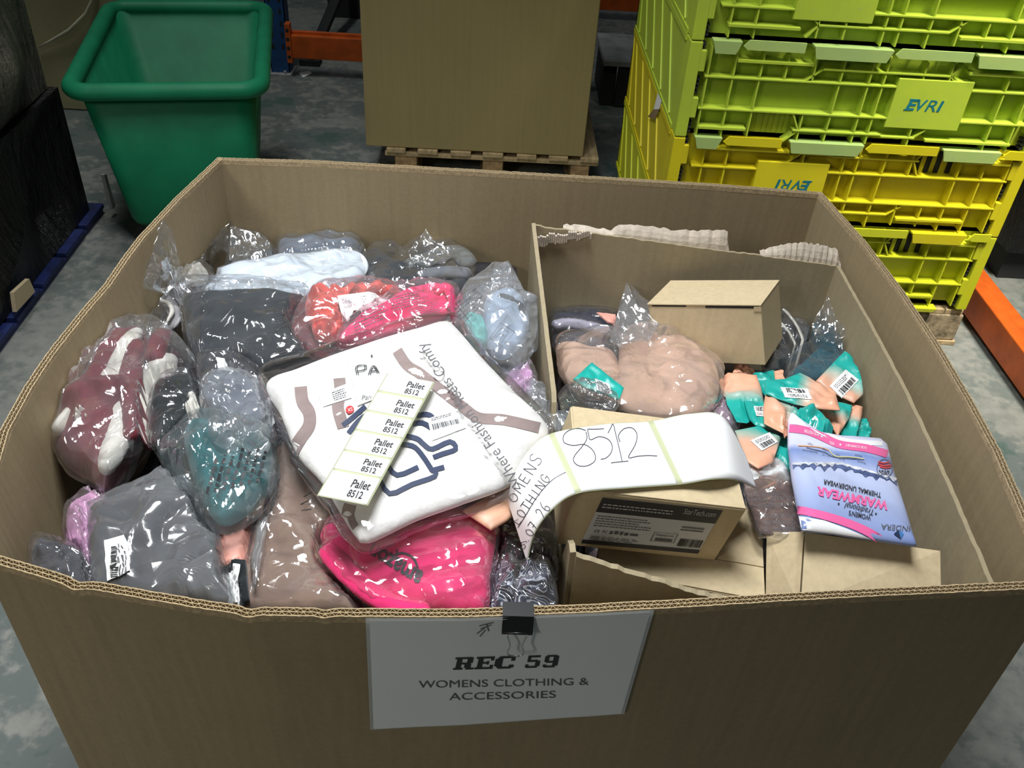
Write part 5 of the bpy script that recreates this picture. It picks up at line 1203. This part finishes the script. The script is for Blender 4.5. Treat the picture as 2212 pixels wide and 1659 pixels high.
def pouch(label, px, A, B, lift, seed, lab=None, bars=None, tilt=0.0):
    pl = inner(lift); pl = Plane(pl.a[0], pl.a[1], pl.a[2] + tilt)
    if tilt: c = inner(lift).at(*np.mean(px, 0)); pl = Plane(pl.a[0] + c[2] - pl.z(c[0], c[1]), pl.a[1], pl.a[2])
    t = thing('foil_pouch', label, 'pouch', base_of(px, pl, .014), 'teal and peach foil pouches')
    V, F, _ = softmesh(px, pl, .013, seed=seed, folds=4, amp=.0016, wid=.008, soft=.0022, p=2.6, n=72, rings=14, smooth=False); V = contain(V)
    a = pl.at(*A)[:2]; b = pl.at(*B)[:2]; d = b - a; v = ((V[:, :2] - a) @ d)/(d @ d)
    obj('pouch_body', V, F, POUCH, t, True, np.stack([np.zeros(len(v)) + .5, np.clip(v, 0, 1)], 1)); S = Surf(V, F)
    if lab:
        sticker('barcode_label', S, lab, LABELW, t, .0012)
        if bars: stick('barcode_bars', S, barcode(seed, 18), [lerp4(lab, *p) for p in bars], INK, t, .0019)
        y0 = .12 if (bars and bars[0][1] > .4) else .58
        stick('small_print', S, dashes(seed, 3, .35, .06, .16), [lerp4(lab, .12, y0), lerp4(lab, .88, y0), lerp4(lab, .12, y0+.3), lerp4(lab, .88, y0+.3)], INK2, t, .0019)
    return t
LOWB = [(.14, .10), (.86, .10), (.14, .46), (.86, .46)]; HIB = [(.14, .55), (.86, .55), (.14, .92), (.86, .92)]
pouch('peach foil pouch peeping out under the near edge of the small brown carton', [c9(235, 190), c9(250, 142), c9(330, 140), c9(392, 205)], c9(300, 160), c9(300, 900), .030, 1)
pouch('teal foil pouch mostly hidden behind the horizontal barcoded pouch', [c9(360, 195), c9(490, 172), c9(520, 260), c9(440, 335), c9(395, 280)], c9(700, 250), c9(430, 250), .040, 2)
pouch('peach foil pouch poking up behind the horizontal barcoded pouch', [c9(492, 178), c9(610, 166), c9(650, 200), c9(580, 270), c9(498, 238)], c9(600, 190), c9(300, 800), .046, 3)
pouch('tilted foil pouch with a barcode label, topmost against the right wall', [c9(925, 55), c9(1143, 208), c9(1135, 238), c9(985, 374), c9(890, 330), c9(750, 238)], c9(790, 360), c9(1010, 130), .060, 4, [c9(912, 342), c9(1016, 232), c9(832, 272), c9(932, 168)], [(.10, .06), (.90, .06), (.10, .44), (.90, .44)], .25)
pouch('upright foil pouch with a peach top, leftmost of the pouch heap', [c9(163, 183), c9(385, 203), c9(412, 280), c9(440, 420), c9(325, 500), c9(262, 492), c9(200, 380)], c9(270, 200), c9(300, 470), .052, 5)
pouch('teal foil pouch lying by the right wall, lowest at the right of the heap', [c9(1012, 475), c9(1112, 488), c9(1078, 608), c9(990, 592)], c9(1020, 300), c9(1050, 480), .020, 6)
pouch('peach-topped foil pouch leaning by the right wall, under the pale barcoded one', [c9(895, 370), c9(1040, 403), c9(1036, 445), c9(1000, 588), c9(885, 582), c9(950, 470)], c9(1000, 400), c9(945, 575), .034, 7)
pouch('foil pouch with a peach lower corner right of the small teal labelled pouch', [c9(780, 425), c9(890, 368), c9(976, 394), c9(955, 470), c9(885, 582), c9(830, 490)], c9(850, 540), c9(945, 400), .046, 8)
pouch('small teal foil pouch with a half-hidden label, right of the leftmost pouch', [c9(305, 363), c9(428, 376), c9(450, 490), c9(545, 552), c9(375, 512), c9(340, 475)], c9(700, 520), c9(320, 410), .058, 9, [c9(380, 456), c9(432, 460), c9(368, 395), c9(424, 398)], HIB)
pouch('horizontal foil pouch with a barcode label, top centre of the pouch heap', [c9(430, 235), c9(560, 225), c9(650, 188), c9(745, 240), c9(868, 300), c9(900, 420), c9(780, 412), c9(620, 382), c9(505, 345), c9(438, 315)], c9(830, 360), c9(520, 290), .076, 10, [c9(725, 352), c9(560, 342), c9(700, 290), c9(532, 277)], [(.14, .52), (.86, .52), (.14, .92), (.86, .92)])
pouch('peach foil pouch in front of the horizontal one, centre of the heap', [c9(440, 313), c9(560, 362), c9(645, 402), c9(640, 450), c9(562, 568), c9(430, 502), c9(424, 400)], c9(450, 450), c9(760, 420), .074, 11)
pouch('teal foil pouch with a white label beside the thermal underwear pack corner', [c9(695, 356), c9(790, 440), c9(886, 560), c9(872, 584), c9(730, 540), c9(632, 428)], c9(1000, 760), c9(720, 420), .076, 12, [c9(790, 560), c9(806, 528), c9(700, 505), c9(742, 450)], [(.1, .1), (.9, .1), (.1, .4), (.9, .4)])
pouch('teal foil pouch tucked under the far left corner of the thermal underwear pack', [c9(455, 685), c9(552, 568), c9(610, 640), c9(590, 810), c9(520, 770)], c9(900, 650), c9(560, 680), .044, 13)
pouch('peach foil pouch with a barcode label, nearest in the heap, by the blank label', [c9(248, 545), c9(392, 518), c9(492, 560), c9(536, 590), c9(485, 740), c9(395, 780), c9(320, 735), c9(285, 640)], c9(390, 760), c9(450, 460), .060, 14, [c9(415, 672), c9(512, 615), c9(345, 608), c9(465, 558)], LOWB)
pouch('lone teal foil pouch with a barcode label, on the left of the tan clothing bag', [(1278, 783), (1348, 838), (1338, 864), (1262, 838), (1238, 820)], (1180, 880), (1300, 805), .088, 15, [(1322, 851), (1318, 868), (1284, 826), (1292, 812)] if False else [(1290, 842), (1322, 852), (1284, 818), (1316, 830)], LOWB)

# printed clear bag with brown garment
t, S = bag('clothing_bag', 'clear bag printed with warning text over brown cloth, left of the thermal pack', 'bag of clothing', [(1600, 1010), (1660, 985), (1700, 1010), (1748, 1100), (1750, 1160), (1700, 1165), (1640, 1160), (1612, 1100)], inner(.045), .035, F_CLEAR, 210, 12, .003, smooth=False, soft_=.002)
pad('garment', t, [(1608, 1045), (1660, 1030), (1700, 1050), (1738, 1105), (1738, 1150), (1650, 1152), (1622, 1100)], inner(.040), .024, clothing('cocoa', (.20, .125, .105)), 46)
pad('white_sheet', t, [(1605, 1008), (1660, 990), (1694, 1010), (1704, 1040), (1660, 1030), (1615, 1040)], inner(.044), .020, PAPER, 47, 2, .001)
for body, x0, x1, ya, yb in (('WARNING: TO', 625, 430, 1136, 1166), ('CHILDREN, DO', 626, 430, 1096, 1124), ('NOT A TOY, KN', 626, 404, 1052, 1084)):
    T('printed_warning', S, body, [c9(x0, ya), c9(x1, ya+2), c9(x0, yb), c9(x1, yb+2)], INK2, t)
for body, x0, x1, ya, yb, dy in (('AVERTISSEMENT: AF', 600, 332, 985, 1008, 18), ('PORT\u00c9E DES BEB', 590, 332, 950, 976, 16), ('CUSSETTE OU F', 560, 325, 920, 944, 12), ('DE LE JETE', 500, 312, 898, 920, 6)):
    T('printed_warning', S, body, [c9(x0, ya), c9(x1, ya+dy), c9(x0, yb), c9(x1, yb+dy)], INK2, t)

# thermal underwear pack
ppl = through((1703, 897, .745), (1912, 950, .735), (1850, 1170, .795))
def pack_mat():
    m, nt, out = newmat('pack_print')
    uv = nd(nt, 'ShaderNodeTexCoord').outputs['UV']
    v = nd(nt, 'ShaderNodeSeparateXYZ', {0: uv}).outputs[1]
    n = nd(nt, 'ShaderNodeTexNoise', {'Vector': uv, 'Scale': 3.0, 'Detail': 4.0})
    f = nd(nt, 'ShaderNodeMath', {0: n.outputs['Fac'], 1: .22, 2: v}, operation='MULTIPLY_ADD')
    f = nd(nt, 'ShaderNodeMath', {0: f.outputs[0], 1: .11}, operation='SUBTRACT')
    c = ramp(nt, f.outputs[0], [(0.0, (.20, .27, .52)), (.22, (.36, .43, .66)), (.42, (.50, .56, .78)), (.60, (.20, .28, .56)), (.66, (.62, .64, .84)), (.85, (.66, .66, .86)), (.95, (.86, .86, .92))])
    b = nd(nt, 'ShaderNodeBsdfPrincipled', {'Base Color': c, 'Roughness': .22})
    nt.links.new(b.outputs[0], out.inputs[0]); return m
tk = thing('underwear_pack', 'shiny blue and pink thermal underwear pack lettered upside down, right of the written labels', 'clothing pack', base_of([c9(580, 440), c9(1365, 1255)], ppl, .04))
ppx = [c9(592, 440), c9(640, 480), c9(760, 560), c9(900, 590), c9(1150, 605), c9(1190, 640), c9(1240, 840), c9(1310, 1060), c9(1368, 1258), c9(1150, 1225), c9(860, 1180), c9(660, 1160), c9(640, 1060), c9(600, 850), c9(575, 640), c9(575, 480)]
V, F, uv = softmesh(ppx, ppl, .034, seed=61, folds=14, amp=.0022, wid=.009, soft=.002, p=5, n=140, rings=28, smooth=False); V = contain(V)
obj('pack_body', V, F, pack_mat(), tk, True, uv); SP = Surf(V, F)
WHITEP = plain('print_white', (.86, .86, .88), rough=.25, var=.01); PINKP = plain('print_pink', (.80, .14, .36), rough=.25, var=.04); SLATE = plain('print_slate', (.13, .16, .26), rough=.3, var=.3, vscale=80)
def poly(name, pts, m, off): 
    P = np.array(pts, float); c = P.mean(0); L = []; n = len(P)      # fan with subdivision so it follows the surface
    V2 = [tuple(c)]; F2 = []; k = 5; ring = []
    E = []
    for i in range(n):
        a, b = P[i], P[(i+1) % n]; s = max(1, int(np.linalg.norm(b-a)/6))
        for j in range(s): E.append(a + (b-a)*j/s)
    E = np.array(E); m_ = len(E)
    for r in range(1, k+1): V2 += [tuple(c + (e-c)*r/k) for e in E]
    for i in range(m_): F2.append((0, 1+i, 1+(i+1) % m_))
    for r in range(k-1):
        for i in range(m_): F2.append((1+r*m_+i, 1+(r+1)*m_+i, 1+(r+1)*m_+(i+1) % m_, 1+r*m_+(i+1) % m_))
    return stick(name, SP, (np.array(V2), F2), ((0, 0), (1, 0), (0, 1)), m, tk, off)
pband('pink_band', SP, [c9(588, 532), c9(700, 548), c9(800, 590), c9(900, 632), c9(1060, 655), c9(1190, 690)], 17, PINKP, tk, .0009)
pband('white_band', SP, [c9(600, 490), c9(700, 510), c9(800, 565), c9(940, 610), c9(1160, 625)], 10, WHITEP, tk, .0007)
poly('white_corner', [c9(648, 1075), c9(800, 1100), c9(940, 1150), c9(1090, 1212), c9(860, 1178), c9(665, 1155)], WHITEP, .0008)
pband('pink_band', SP, [c9(635, 1035), c9(720, 1052), c9(850, 1085), c9(980, 1130), c9(1080, 1175), c9(1140, 1212)], 17, PINKP, tk, .0011)
pband('scale_line', SP, [c9(640, 640), c9(760, 648), c9(830, 668)], 2.2, plain('scale_orange', (.80, .42, .22), rough=.3), tk, .0012)
pband('scale_line', SP, [c9(830, 668), c9(870, 705), c9(960, 710), c9(1050, 722)], 2.0, plain('scale_yellow', (.72, .68, .35), rough=.3), tk, .0012)
pband('scale_line', SP, [c9(690, 652), c9(800, 680), c9(870, 712), c9(1045, 726)], 1.4, SLATE, tk, .0013)
rd = random.Random(7)
def ridge(name, yo, hmin, hmax, m, off, seed, n=44):
    rd = random.Random(seed); V2 = []; F2 = []
    for i in range(n+1):
        x = 610 + i*636/n; y = 748 + max(0, (x-900)/24)*6.5 + yo; h = rd.uniform(hmin, hmax)*(1.25 if i % 3 == 0 else .7)
        V2 += [c9(x, y + rd.uniform(-3, 3)), c9(x + rd.uniform(-5, 5), y + h)]
        if i: k = len(V2); F2.append((k-4, k-2, k-1, k-3))
    stick(name, SP, (np.array(V2), F2), ((0, 0), (1, 0), (0, 1)), m, tk, off)
ridge('mountains', 0, 22, 46, plain('print_blue_slate', (.10, .14, .30), rough=.3, var=.3, vscale=90), .0009, 7, 30)
ridge('snow', -4, 8, 24, plain('print_snow', (.72, .74, .82), rough=.3, var=.25, vscale=140), .0012, 8, 40)
def TP(body, x0, ya, x1, yb, h, m, name='pack_lettering', **kw):   # upside-down line: right end (x0, ya) to left end (x1, yb), letters hang down
    T(name, SP, body, [c9(x0, ya), c9(x1, yb), c9(x0-h*.12, ya+h), c9(x1-h*.12, yb+h)], m, tk, .0016, **kw)
TP('WARMWEAR', 1196, 985, 757, 892, 56, PINKP, bold=.035)
TP('THERMAL UNDERWEAR', 1152, 932, 797, 848, 30, INK, bold=.015)
TP('Traditional', 1104, 1036, 925, 990, 36, INK, shear=.35)
TP("WOMEN'S", 1088, 1074, 952, 1040, 30, INK, bold=.01)
TP('INDERA', 1328, 1138, 1152, 1124, 32, INK2)
TP('POLYESTER', 768, 565, 678, 540, 18, WHITEP); TP('65%', 862, 625, 835, 612, 18, WHITEP); TP('FOR COMFORT', 1060, 648, 934, 630, 15, WHITEP)
for body, x0, y0, x1, y1 in (('High', 732, 628, 698, 620), ('Extreme Cold', 758, 678, 668, 662), ('Very Cold', 838, 702, 788, 688), ('Med', 814, 662, 790, 654), ('Cold', 930, 722, 892, 716), ('Low', 898, 696, 872, 690), ('Active', 1034, 702, 990, 692), ('Moderate', 1056, 744, 1006, 732)):
    TP(body, x0, y0, x1, y1, 11, INK2)
for x, y in ((1118, 1062), (888, 1000), (900, 636)):
    stick('bullet', SP, grid2(2, 2), [c9(x-5, y-5), c9(x+5, y-5), c9(x-5, y+5), c9(x+5, y+5)], INK if y > 800 else WHITEP, tk, .0016)
poly('logo_half', [c9(1228, 1185), c9(1258, 1160), c9(1272, 1214)], plain('logo_dark', (.02, .035, .08), rough=.3), .0016)
poly('logo_half', [c9(1262, 1160), c9(1290, 1185), c9(1274, 1212)], plain('logo_blue', (.05, .18, .45), rough=.3), .0016)
cx, cy = 1172, 782
pband('badge_ring', SP, [c9(cx + 46*math.cos(a), cy + 58*math.sin(a)) for a in np.linspace(0, 6.283, 22)], 1.6, SLATE, tk, .0014, 2)
for k, (dx, dy, w) in enumerate(((-6, -38, 34), (0, -22, 40), (4, -8, 34))):
    pband('badge_stripe', SP, [c9(cx+dx-w, cy+dy-4), c9(cx+dx, cy+dy+5), c9(cx+dx+w, cy+dy-2)], 3.2, plain('badge_red', (.62, .07, .09), rough=.3), tk, .0015, 3)
for k, (dy, w) in enumerate(((8, 36), (20, 30), (32, 20))):
    stick('badge_print', SP, dashes(70+k, 1, .9, .1, .3, .1), [c9(cx-w, cy+dy), c9(cx+w, cy+dy+4), c9(cx-w, cy+dy+9), c9(cx+w, cy+dy+13)], INK2, tk, .0015)

# ------------------------------------------------------------------ small cartons in the torn carton
t = thing('small_carton', 'small brown tuck-lid carton tilted on the bags at the back of the torn carton', 'cardboard box', (.355, .196, .67))
c_, d_, e_ = (.355, .196, .728), (.203, .119, .110), (-6.4, -18.9, -27.7)
o, S, L_, R_ = obox('carton_body', c_, d_, e_, CARD_L, t)
def lbox(name, a, b, m, bev=.0006):
    mb = MB(); mb.box(a, b, bev); V = np.concatenate(mb.V) @ R_.T + np.array(c_); return obj(name, V, mb.F, m, t)
hx, hy, hz = np.array(d_)/2
lbox('lid', (-hx-.0008, -hy-.0018, hz+.0002), (hx+.0008, hy+.0008, hz+.0026), CARD_L)
lbox('lid_gap', (.005, -hy-.0006, hz-.0045), (hx-.004, -hy+.001, hz-.0006), DARK, 0); lbox('lid_gap', (-hx+.008, -hy-.0006, hz-.003), (-.03, -hy+.001, hz-.0006), DARK, 0)
lbox('corner_tuck', (hx-.012, -hy-.0014, hz-.010), (hx+.0006, -hy-.0002, hz-.0012), CARD_M)

t = thing('docking_carton', 'brown carton with a dark product label, tilted under the written labels', 'cardboard box', (.151, -.301, .74))
c_, d_, e_ = (.151, -.301, .799), (.216, .142, .110), (6.1, 8.3, 2.3)
o, S, L_, R_ = obox('carton_body', c_, d_, e_, CARD_L, t); hx, hy, hz = np.array(d_)/2
lbox('top_flap', (-hx+.002, -hy+.001, hz+.0002), (hx-.001, hy-.001, hz+.0022), CARD_L)
lbox('side_tuck', (hx+.0002, -hy+.004, -hz+.004), (hx+.0022, hy-.004, hz-.004), CARD_M)
lq = [c10(615, 985), c10(1412, 1056), c10(762, 674), c10(1582, 760)]
GREYL = plain('label_grey', (.60, .61, .62), rough=.35, var=.02); CHARL = plain('label_black', (.035, .036, .042), rough=.35, var=.05)
sticker('product_label', S, lq, GREYL, t, .0009)
def LQ(u0, v0, u1, v1): return [lerp4(lq, u0, v0), lerp4(lq, u1, v0), lerp4(lq, u0, v1), lerp4(lq, u1, v1)]
stick('label_band', S, grid2(8, 3), LQ(0, .69, 1, 1), CHARL, t, .0014); stick('label_band', S, grid2(8, 2), LQ(0, 0, 1, .085), CHARL, t, .0014)
T('label_lettering', S, 'StarTech.com', LQ(.70, .84, .965, .96), WINK, t, .0019)
stick('small_print', S, dashes(80, 2, .4, .02, .07, .05), LQ(.03, .80, .62, .92), WINK, t, .0019)
stick('small_print', S, dashes(81, 5, .35, .02, .07, .3), LQ(.03, .40, .52, .66), INK2, t, .0019)
stick('small_print', S, dashes(82, 2, .5, .03, .08, .1), LQ(.75, .48, .94, .60), INK2, t, .0019)
T('label_lettering', S, 'CE  FC', LQ(.06, .265, .17, .325), INK, t, .0019)
stick('approval_marks', S, rect2([(0, 0, .1, .9), (.16, .1, .3, 1), (.36, 0, .46, 1), (.52, 0, .66, .8), (.72, .1, 1, .7)]), LQ(.19, .255, .43, .33), INK2, t, .0019)
T('label_lettering', S, 'DisplayLink', LQ(.575, .30, .725, .36), INK, t, .0019)
stick('label_badge', S, strokes2([[(0, 0), (1, 0), (1, 1), (0, 1), (0, 0)]], .04), LQ(.555, .19, .75, .39), INK2, t, .0019)
stick('label_bar', S, grid2(2, 1), LQ(.585, .205, .73, .265), INK2, t, .0019)
stick('small_print', S, dashes(83, 3, .35, .05, .2, .3), LQ(.05, .11, .50, .20), INK2, t, .0019)
stick('barcode_bars', S, barcode(12, 26), LQ(.79, .13, .985, .30), INK, t, .0019)

t = thing('large_carton', 'wide light carton lying under the labelled docking carton, near the front rim', 'cardboard box', (.21, -.34, .60))
c_, d_, e_ = (.215, -.322, .664), (.219, .166, .108), (0, 0, -11)
o, S, L_, R_ = obox('carton_body', c_, d_, e_, CARD_L, t); hx, hy, hz = np.array(d_)/2
lbox('top_flap', (-hx+.001, -hy+.001, hz+.0002), (hx-.001, -.028, hz+.002), CARD_L); lbox('top_flap', (-hx+.001, -.026, hz+.0002), (hx-.001, hy-.001, hz+.002), CARD_L)

t = thing('front_carton', 'light carton with an open left flap in the front right corner', 'cardboard box', (.44, -.40, .6))
TF = [atz(1740, 1150, .772), atz(2031, 1190, .757), atz(2033, 1300, .724), atz(1730, 1308, .737)]   # top: far left, far right, near right, near left
dn = np.array([.004, .008, -.11])
m_ = MB(); m_.hexa([TF[3]+dn, TF[2]+dn, TF[1]+dn, TF[0]+dn, TF[3], TF[2], TF[1], TF[0]]); m_.build('carton_body', CARD_L, t)
fh0, fh1 = TF[0] + np.array([-.0025, 0, -.001]), TF[3] + np.array([-.0025, 0, -.001])
g0 = atz(1656, 1151, .745); g1 = atz(1653, 1310, .704)
up_ = np.array([0, 0, .002])
m_ = MB(); m_.hexa([g1, fh1, fh0, g0, g1+up_, fh1+up_, fh0+up_, g0+up_]); m_.build('left_flap', CARD_M, t)

# ------------------------------------------------------------------ the hand-written label strip
farE = [(1099, 1085, .822), (1108, 1030, .850), (1140, 975, .872), (1190, 937, .882), (1300, 917, .874), (1405, 910, .867), (1490, 894, .876), (1560, 900, .872), (1610, 985, .828)]
nearE = [(1140, 1215, .785), (1156, 1152, .828), (1195, 1100, .856), (1250, 1066, .869), (1360, 1055, .862), (1470, 1047, .854), (1540, 1036, .859), (1590, 1038, .845), (1633, 1056, .800)]
q0 = atz(1330, 1000, .86)
hs = thing('written_label_strip', 'curling strip of three big white labels, hand-lettered 8512 and WOMENS CLOTHING', 'label strip', tuple(q0))
ribbon('liner', farE, nearE, LINER, hs, 90, 10, .0005)
LAB = []
for u0, u1 in ((.0, .366), (.384, .617), (.633, 1.0)):
    o, S = ribbon('label', farE, nearE, LABELW, hs, 48, 10, .0004, .0007, u0, u1, .012, .988); LAB.append((o, S))
def pen(k, lines, w=1.7, smooth=True):
    for L in lines:
        P = cat([c10(*p) for p in L], 6) if smooth and len(L) > 2 else [c10(*p) for p in np.linspace(L[0], L[-1], 8)] if len(L) == 2 else [np.array(c10(*p)) for p in L]
        V2, F2 = strokes2([P], w)
        stick('pen_stroke', LAB[k][1], (V2, F2), ((0, 0), (1, 0), (0, 1)), PEN, LAB[k][0], .0004)
pen(1, [[(648, 222), (600, 208), (540, 218), (498, 255), (500, 302), (560, 324), (640, 318), (700, 362), (712, 425), (660, 462), (600, 462), (565, 430), (575, 390), (620, 335), (655, 280), (650, 230)],
        [(660, 213), (715, 213), (772, 210)], [(660, 215), (668, 250), (680, 285), (740, 264), (800, 282), (828, 325), (820, 375), (785, 410), (750, 418)],
        [(800, 240), (818, 205), (835, 180), (856, 260), (878, 350), (896, 430)], [(820, 443), (880, 436), (940, 430)],
        [(882, 300), (872, 255), (910, 210), (965, 205), (998, 250), (985, 320), (940, 405), (1000, 398), (1070, 393), (1136, 396)]])
HAND = {'O': [[(.5, 1), (.1, .8), (.05, .3), (.4, 0), (.8, .2), (.9, .7), (.5, 1)]], 'M': [[(0, 0), (.1, 1)], [(.1, 1), (.5, .35)], [(.5, .35), (.9, 1)], [(.9, 1), (1, 0)]], 'E': [[(.1, 0), (.1, 1)], [(.1, 1), (.8, 1)], [(.1, .5), (.7, .5)], [(.1, 0), (.8, 0)]],
        'N': [[(.05, 0), (.05, 1)], [(.05, 1), (.9, 0)], [(.9, 0), (.95, 1)]], 'S': [[(.9, .9), (.5, 1), (.1, .8), (.3, .55), (.8, .4), (.8, .1), (.4, 0), (0, .1)]], 'L': [[(.1, 1), (.1, 0)], [(.1, 0), (.8, 0)]], 'T': [[(0, 1), (1, 1)], [(.5, 1), (.5, 0)]],
        'H': [[(.05, 0), (.05, 1)], [(.95, 0), (.95, 1)], [(.05, .5), (.95, .5)]], 'I': [[(.5, 0), (.5, 1)]], 'G': [[(.9, .85), (.5, 1), (.1, .7), (.1, .25), (.5, 0), (.9, .25), (.9, .5)], [(.5, .5), (1.1, .5)]], '3': [[(.1, .95), (.6, 1), (.8, .75), (.4, .55), (.85, .35), (.6, 0), (.05, .1)]],
        '.': [[(.4, .08), (.6, .08)]], '0': [[(.5, 1), (.1, .7), (.1, .3), (.5, 0), (.9, .3), (.9, .7), (.5, 1)]], '7': [[(0, 1), (.9, 1)], [(.9, 1), (.4, 0)], [(.25, .5), (.8, .5)]], '2': [[(.1, .8), (.5, 1), (.9, .75), (.5, .35), (.05, 0)], [(.05, 0), (.95, 0)]], '6': [[(.8, 1), (.3, .7), (.1, .3), (.4, 0), (.85, .15), (.7, .45), (.2, .35)]], "'": [[(.5, 1), (.4, .75)]],
        'W': [[(0, 1), (.25, 0)], [(.25, 0), (.5, .7)], [(.5, .7), (.75, 0)], [(.75, 0), (1, 1)]], 'C': [[(.9, .85), (.5, 1), (.1, .7), (.1, .3), (.5, 0), (.9, .15)]]}
def hand(word, a, b, h0, h1):
    a = np.array(a, float); b = np.array(b, float); d = (b-a); L = np.linalg.norm(d); d /= L; up = np.array([d[1], -d[0]]); n = len(word); lines = []
    for i, ch in enumerate(word):
        s = i/n; o_ = a + d*L*s; w = L/n*.74; h = h0 + (h1-h0)*s
        for St in HAND[ch]: lines.append([tuple(o_ + d*w*x + up*h*y) for x, y in St])
    pen(0, lines, 1.5)
hand('OMENS', (168, 716), (368, 402), 58, 92)
hand('LOTHING', (192, 868), (420, 540), 62, 70)
hand('3.07.26', (226, 1034), (420, 738), 50, 88)
pen(0, [[(186, 884), (240, 800), (300, 700), (360, 620), (430, 552), (512, 506)]], 1.5)
seal_all()

# ------------------------------------------------------------------ let the pile settle: what lies lower gives way under what lies on it
def settle():
    step = .004; x0, y0 = -.72, -.62; nx, ny = 360, 300
    Lz = np.full((nx, ny), 9.0)
    soft_names = ('clothing_bag', 'sweater_bag', 'zip_bag', 'empty_bag', 'card_pouch', 'black_pouch', 'gift_pouch', 'foil_pouch', 'underwear_pack')
    rigid_names = ('small_carton', 'docking_carton', 'large_carton', 'front_carton')
    kids = {}
    for o in COL.objects:
        if o.parent is not None: kids.setdefault(o.parent.name, []).append(o)
    def read(o, off):
        n = len(o.data.vertices); a = np.empty(n*3, np.float32); o.data.vertices.foreach_get('co', a); return a.reshape(-1, 3).astype(float) + off
    L = []
    for o in list(COL.objects):
        if o.parent is not None: continue
        k = o.name.split('.')[0]
        if k in soft_names or k in rigid_names:
            off = np.array(o.location); ms = [c for c in kids.get(o.name, []) if c.type == 'MESH']
            V = [read(c, off) for c in ms]; A = np.concatenate(V); c = A.mean(0)
            base = (.665 - .13*c[1]) if (c[0] > .04 and c[1] > -.60) else (.692 - .05*c[1])
            L.append((A[:, 2].mean() - base, o, off, ms, k in rigid_names))
    for o in list(COL.objects):
        if o.name.startswith('packed_clothing'): L.append((-9, o, np.array(o.location), [o], False))
    L.sort(key=lambda q: -q[0])
    for pr, o, off, ms, rigid in L:
        big = [m for m in ms if m.name not in DECALS]
        if not rigid:
            decs = [m for m in ms if m.name in DECALS]; dn = Vector((0, 0, -1))
            before = [BVHTree.FromPolygons([tuple(v) for v in read(m, off)], [tuple(p.vertices) for p in m.data.polygons]) for m in big] if decs else []
            ride = {}
            for m in decs:
                R = []
                for v in read(m, off):
                    best = None
                    for k, T0 in enumerate(before):
                        h = T0.ray_cast(Vector((v[0], v[1], v[2] + .0003)), dn)
                        if h[0] is not None and (best is None or h[0].z > best[1]): best = (k, h[0].z)
                    R.append(best)
                ride[m.name] = R
            moved = False
            for m in big:
                V = read(m, off)
                i = np.clip(np.round((V[:, 0]-x0)/step).astype(int), 1, nx-2); j = np.clip(np.round((V[:, 1]-y0)/step).astype(int), 1, ny-2)
                cap = Lz[i, j]
                rr_ = (-1, 0, 1) if m is not o else range(-4, 5)
                if m is o: i = np.clip(i, 5, nx-6); j = np.clip(j, 5, ny-6)
                for di in rr_:
                    for dj in rr_: cap = np.minimum(cap, Lz[i+di, j+dj])
                d = .0008 if m.name.startswith(('clear_bag', 'pouch_body', 'pack_body', 'film_corner')) else .0030
                z = np.minimum(V[:, 2], cap - (d if m is not o else .016))
                if m is o: z = np.where(V[:, 2] > .1, z, V[:, 2])
                if (z < V[:, 2]).any():
                    moved = True; V[:, 2] = z; m.data.vertices.foreach_set('co', (V - off).astype(np.float32).ravel()); m.data.update()
            if moved and decs:
                after = [BVHTree.FromPolygons([tuple(v) for v in read(m, off)], [tuple(p.vertices) for p in m.data.polygons]) for m in big]
                for m in decs:
                    V = read(m, off)
                    for q, best in enumerate(ride[m.name]):
                        if best is None: continue
                        h = after[best[0]].ray_cast(Vector((V[q, 0], V[q, 1], best[1] + .002)), dn)
                        if h[0] is not None: V[q, 2] += min(0.0, h[0].z - best[1])
                    m.data.vertices.foreach_set('co', (V - off).astype(np.float32).ravel()); m.data.update()
        vs = []; fs = []
        for m in big or ms:
            b = len(vs); V = read(m, off); vs += [tuple(v) for v in V]; fs += [tuple(b + q for q in p.vertices) for p in m.data.polygons]
        if m is o: continue
        T_ = BVHTree.FromPolygons(vs, fs); A = np.array(vs); lo = A.min(0); hi = A.max(0)
        i0, i1 = max(0, int((lo[0]-x0)/step)), min(nx-1, int((hi[0]-x0)/step)+1); j0, j1 = max(0, int((lo[1]-y0)/step)), min(ny-1, int((hi[1]-y0)/step)+1)
        up = Vector((0, 0, 1))
        for i in range(i0, i1+1):
            for j in range(j0, j1+1):
                h = T_.ray_cast(Vector((x0+i*step, y0+j*step, .2)), up)
                if h[0] is not None and h[0].z < Lz[i, j]: Lz[i, j] = h[0].z
        for v in vs:
            i = int(round((v[0]-x0)/step)); j = int(round((v[1]-y0)/step))
            if 0 <= i < nx and 0 <= j < ny and v[2] < Lz[i, j]: Lz[i, j] = v[2]
settle()
